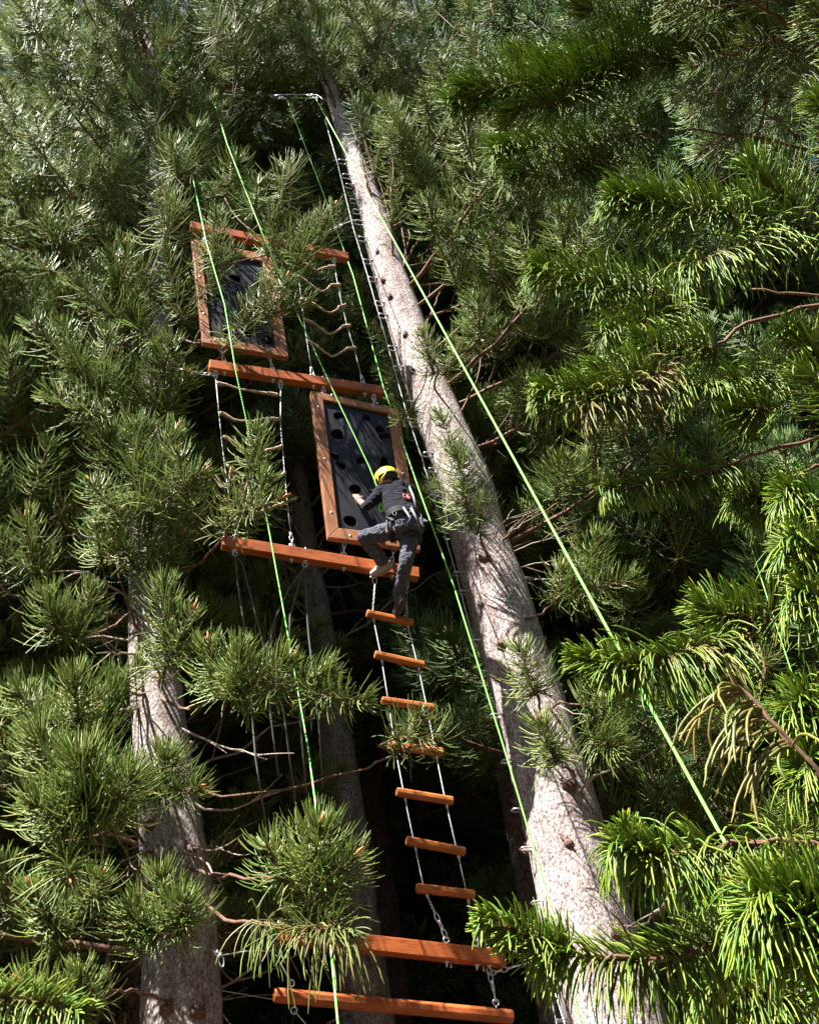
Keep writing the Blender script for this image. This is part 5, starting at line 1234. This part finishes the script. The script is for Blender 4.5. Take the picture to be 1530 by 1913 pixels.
bmesh.ops.bisect_plane(bm, geom=bm.verts[:] + bm.edges[:] + bm.faces[:], plane_co=Vector([float(x) for x in h - face * .005]), plane_no=Vector([float(x) for x in nrm(face + fz * .1)]), clear_outer=True)
bmesh.ops.bisect_plane(bm, geom=bm.verts[:] + bm.edges[:] + bm.faces[:], plane_co=Vector([float(x) for x in h - fz * .05]), plane_no=Vector([float(x) for x in -fz]), clear_outer=True)
bmesh.ops.holes_fill(bm, edges=bm.edges[:]); fuse('hair', bm, .008, M['hair'], pr, 2, (.02, .012))
mb = MB()
for s in (-1, 1):
    a = hc - fz * .03 + fx * s * .092; j = h - fz * .095 + face * .045 + fx * s * .02
    mb.tube([a + face * .05, (a + j) / 2 + fx * s * .03 + face * .03, j], .006, 5); mb.tube([a - face * .05, (a + j) / 2 + fx * s * .03, j], .006, 5)
mb.obj('chin_strap', plain_mat('yellow_strap', (.7, .5, .03), .7), pr)
# harness
def band(mb, c, n, a, b, r, ax1, seg=30):
    ax2 = nrm(np.cross(n, ax1)); mb.ring(c, ax1 * a, ax2 * b, r, seg, 6)
mb = MB(); W = lerp(J['waist'], J['pel'], .30)
sx = nrm(SX - TO * (SX @ TO))
for o_ in (-.024, -.008, .008, .024): band(mb, W + TO * o_, TO, .163, .122, .0105, sx)
mb.obj('waist_belt', M['harness'], pr)
mb = MB()
for hp, kn, s in ((J['hipL'], J['knL'], -1), (J['hipR'], J['knR'], 1)):
    d = nrm(kn - hp); c = lerp(hp, kn, .25); ax = nrm(np.cross(d, UP + RN * .2))
    for o_ in (-.015, .015): band(mb, c + d * o_, d, .108, .108, .013, ax)
mb.obj('leg_loops', M['harness'], pr)
mb = MB()                                                # back straps and shoulder straps
mb.tube([W + BK * .125 + sx * .05, J['pel'] + BK * .15 + sx * .06 - TO * .06, J['hipR'] + BK * .13 - TO * .1 + sx * .02], .011, 6)
mb.tube([W + BK * .125 - sx * .03, J['pel'] + BK * .15 - TO * .05, J['hipL'] + BK * .12 - TO * .08], .011, 6)
mb.tube([W + BK * .11 + sx * .11, lerp(J['waist'], J['chest'], .5) + BK * .10 + sx * .13, J['shR'] + BK * .055 + TO * .04, J['shR'] - BK * .05 + TO * .06], .012, 6)
mb.obj('back_strap', M['grey_web'], pr)
mb = MB()                                                # belt gear
for t, L in ((-.12, .05), (.02, .04), (.13, .10)):
    p = W + sx * t + BK * (.13 - abs(t) * .35) - TO * .02; mb.ring(p - TO * L / 2, TO * L / 2, nrm(sx + BK * .5) * .018, .0035, 14, 6)
mb.obj('carabiner', M['grey_web'], pr)
bm = bmesh.new(); g = W + sx * .14 + BK * .06 - TO * .10
capsule(bm, g, g - TO * .10, .030, .024); capsule(bm, W - sx * .15 - TO * .02, W - sx * .13 - TO * .09 + BK * .03, .028, .022); capsule(bm, g + sx * .03, g + sx * .04 - TO * .07 + BK * .05, .018, .014)
fuse('gear_pouch', bm, .008, M['harness'], pr, 2, (.03, .01))
mb = MB(); mb.tube([rp(711, 934, .40), rp(716, 944, .40), rp(722, 957, .42)], .014, 8); mb.ring(rp(712, 949, .41), UP * .045, RX * .022, .009, 16, 6); mb.obj('rope_grab', M['plimegreen'], pr)
mb = MB(); mb.ring(lerp(J['elL'], J['wrL'], .82), nrm(np.cross(J['wrL'] - J['elL'], UP)) * .033, nrm(np.cross(np.cross(J['wrL'] - J['elL'], UP), J['wrL'] - J['elL'])) * .033, .006, 16, 6); mb.obj('wristwatch', M['white'], pr)
# red printed mark on the shirt back: a rounded ring open to the right with a white bar
mb = MB(); c = rp(761, 924, .6); 
def on_back(u, v): 
    q = c + sx * u + TO * v; return q
# find the shirt surface from the camera side
dgo = bpy.context.evaluated_depsgraph_get(); dgo.update()
inv = Vector(pr['_o'])
def hit_shirt(p):
    o_ = Vector([float(x) for x in (p + BK * .4)]) - inv; ok, loc, nn, _ = shirt.ray_cast(o_, Vector([float(x) for x in -BK]))
    return (np.array(loc + inv) + BK * .003) if ok else p
th = np.linspace(.5, 2 * np.pi - .5, 18); mb.tube([hit_shirt(on_back(.034 * math.cos(t) ** 1 * 1.0, .036 * math.sin(t))) for t in th], .0085, 6)
mb.obj('back_print', M['red'], pr)
mb = MB(); mb.tube([hit_shirt(on_back(x, -.004)) for x in (.0, .012, .03)], .006, 6); mb.tube([hit_shirt(on_back(x, .012)) for x in (.004, .016)], .005, 6); mb.obj('back_print', M['white'], pr)
# shoes
def shoe(an, toe, sideways, up):
    d = nrm(toe - an); L = .135; u = nrm(up - d * (up @ d)); s = np.cross(d, u); R = np.stack([d, s, u], 1); root = None
    bm = bmesh.new(); c = an - u * .055
    capsule(bm, c - d * .055, c + d * .03, .042, .045); capsule(bm, c + d * .03, c + d * .135 - u * .012, .045, .032); capsule(bm, an + u * .015, c, .048, .045)
    sh = fuse('shoe', bm, .007, M['shoe'], pr, 3, (.03, .006))
    bm = bmesh.new(); blob(bm, c + d * .04 - u * .043, (.135, .046, .016), R); so2 = fuse('sole', bm, .006, M['sole'], pr, 1)
    mb = MB()
    for k in range(4): q = c + d * (.02 + .022 * k) + u * (.048 - .006 * k); mb.tube([q - s * .022, q + u * .004, q + s * .022], .0035, 5)
    mb.obj('laces', M['white'], pr)
shoe(J['anL'], J['anL'] - RX * .30 - UP * .16 + RN * .06, None, nrm(UP * .8 + BK * 1.3 + RX * .3))
M_s = M['shoe']; M['sole'] = plain_mat('dark_sole', (.05, .045, .04), .9); M['shoe'] = plain_mat('dark_boot', (.06, .05, .045), .8, 0, .3, 60)
shoe(J['anR'], J['anR'] + RN * .3 - RX * .06 - UP * .14, None, nrm(UP + BK * .6))
M['shoe'] = M_s
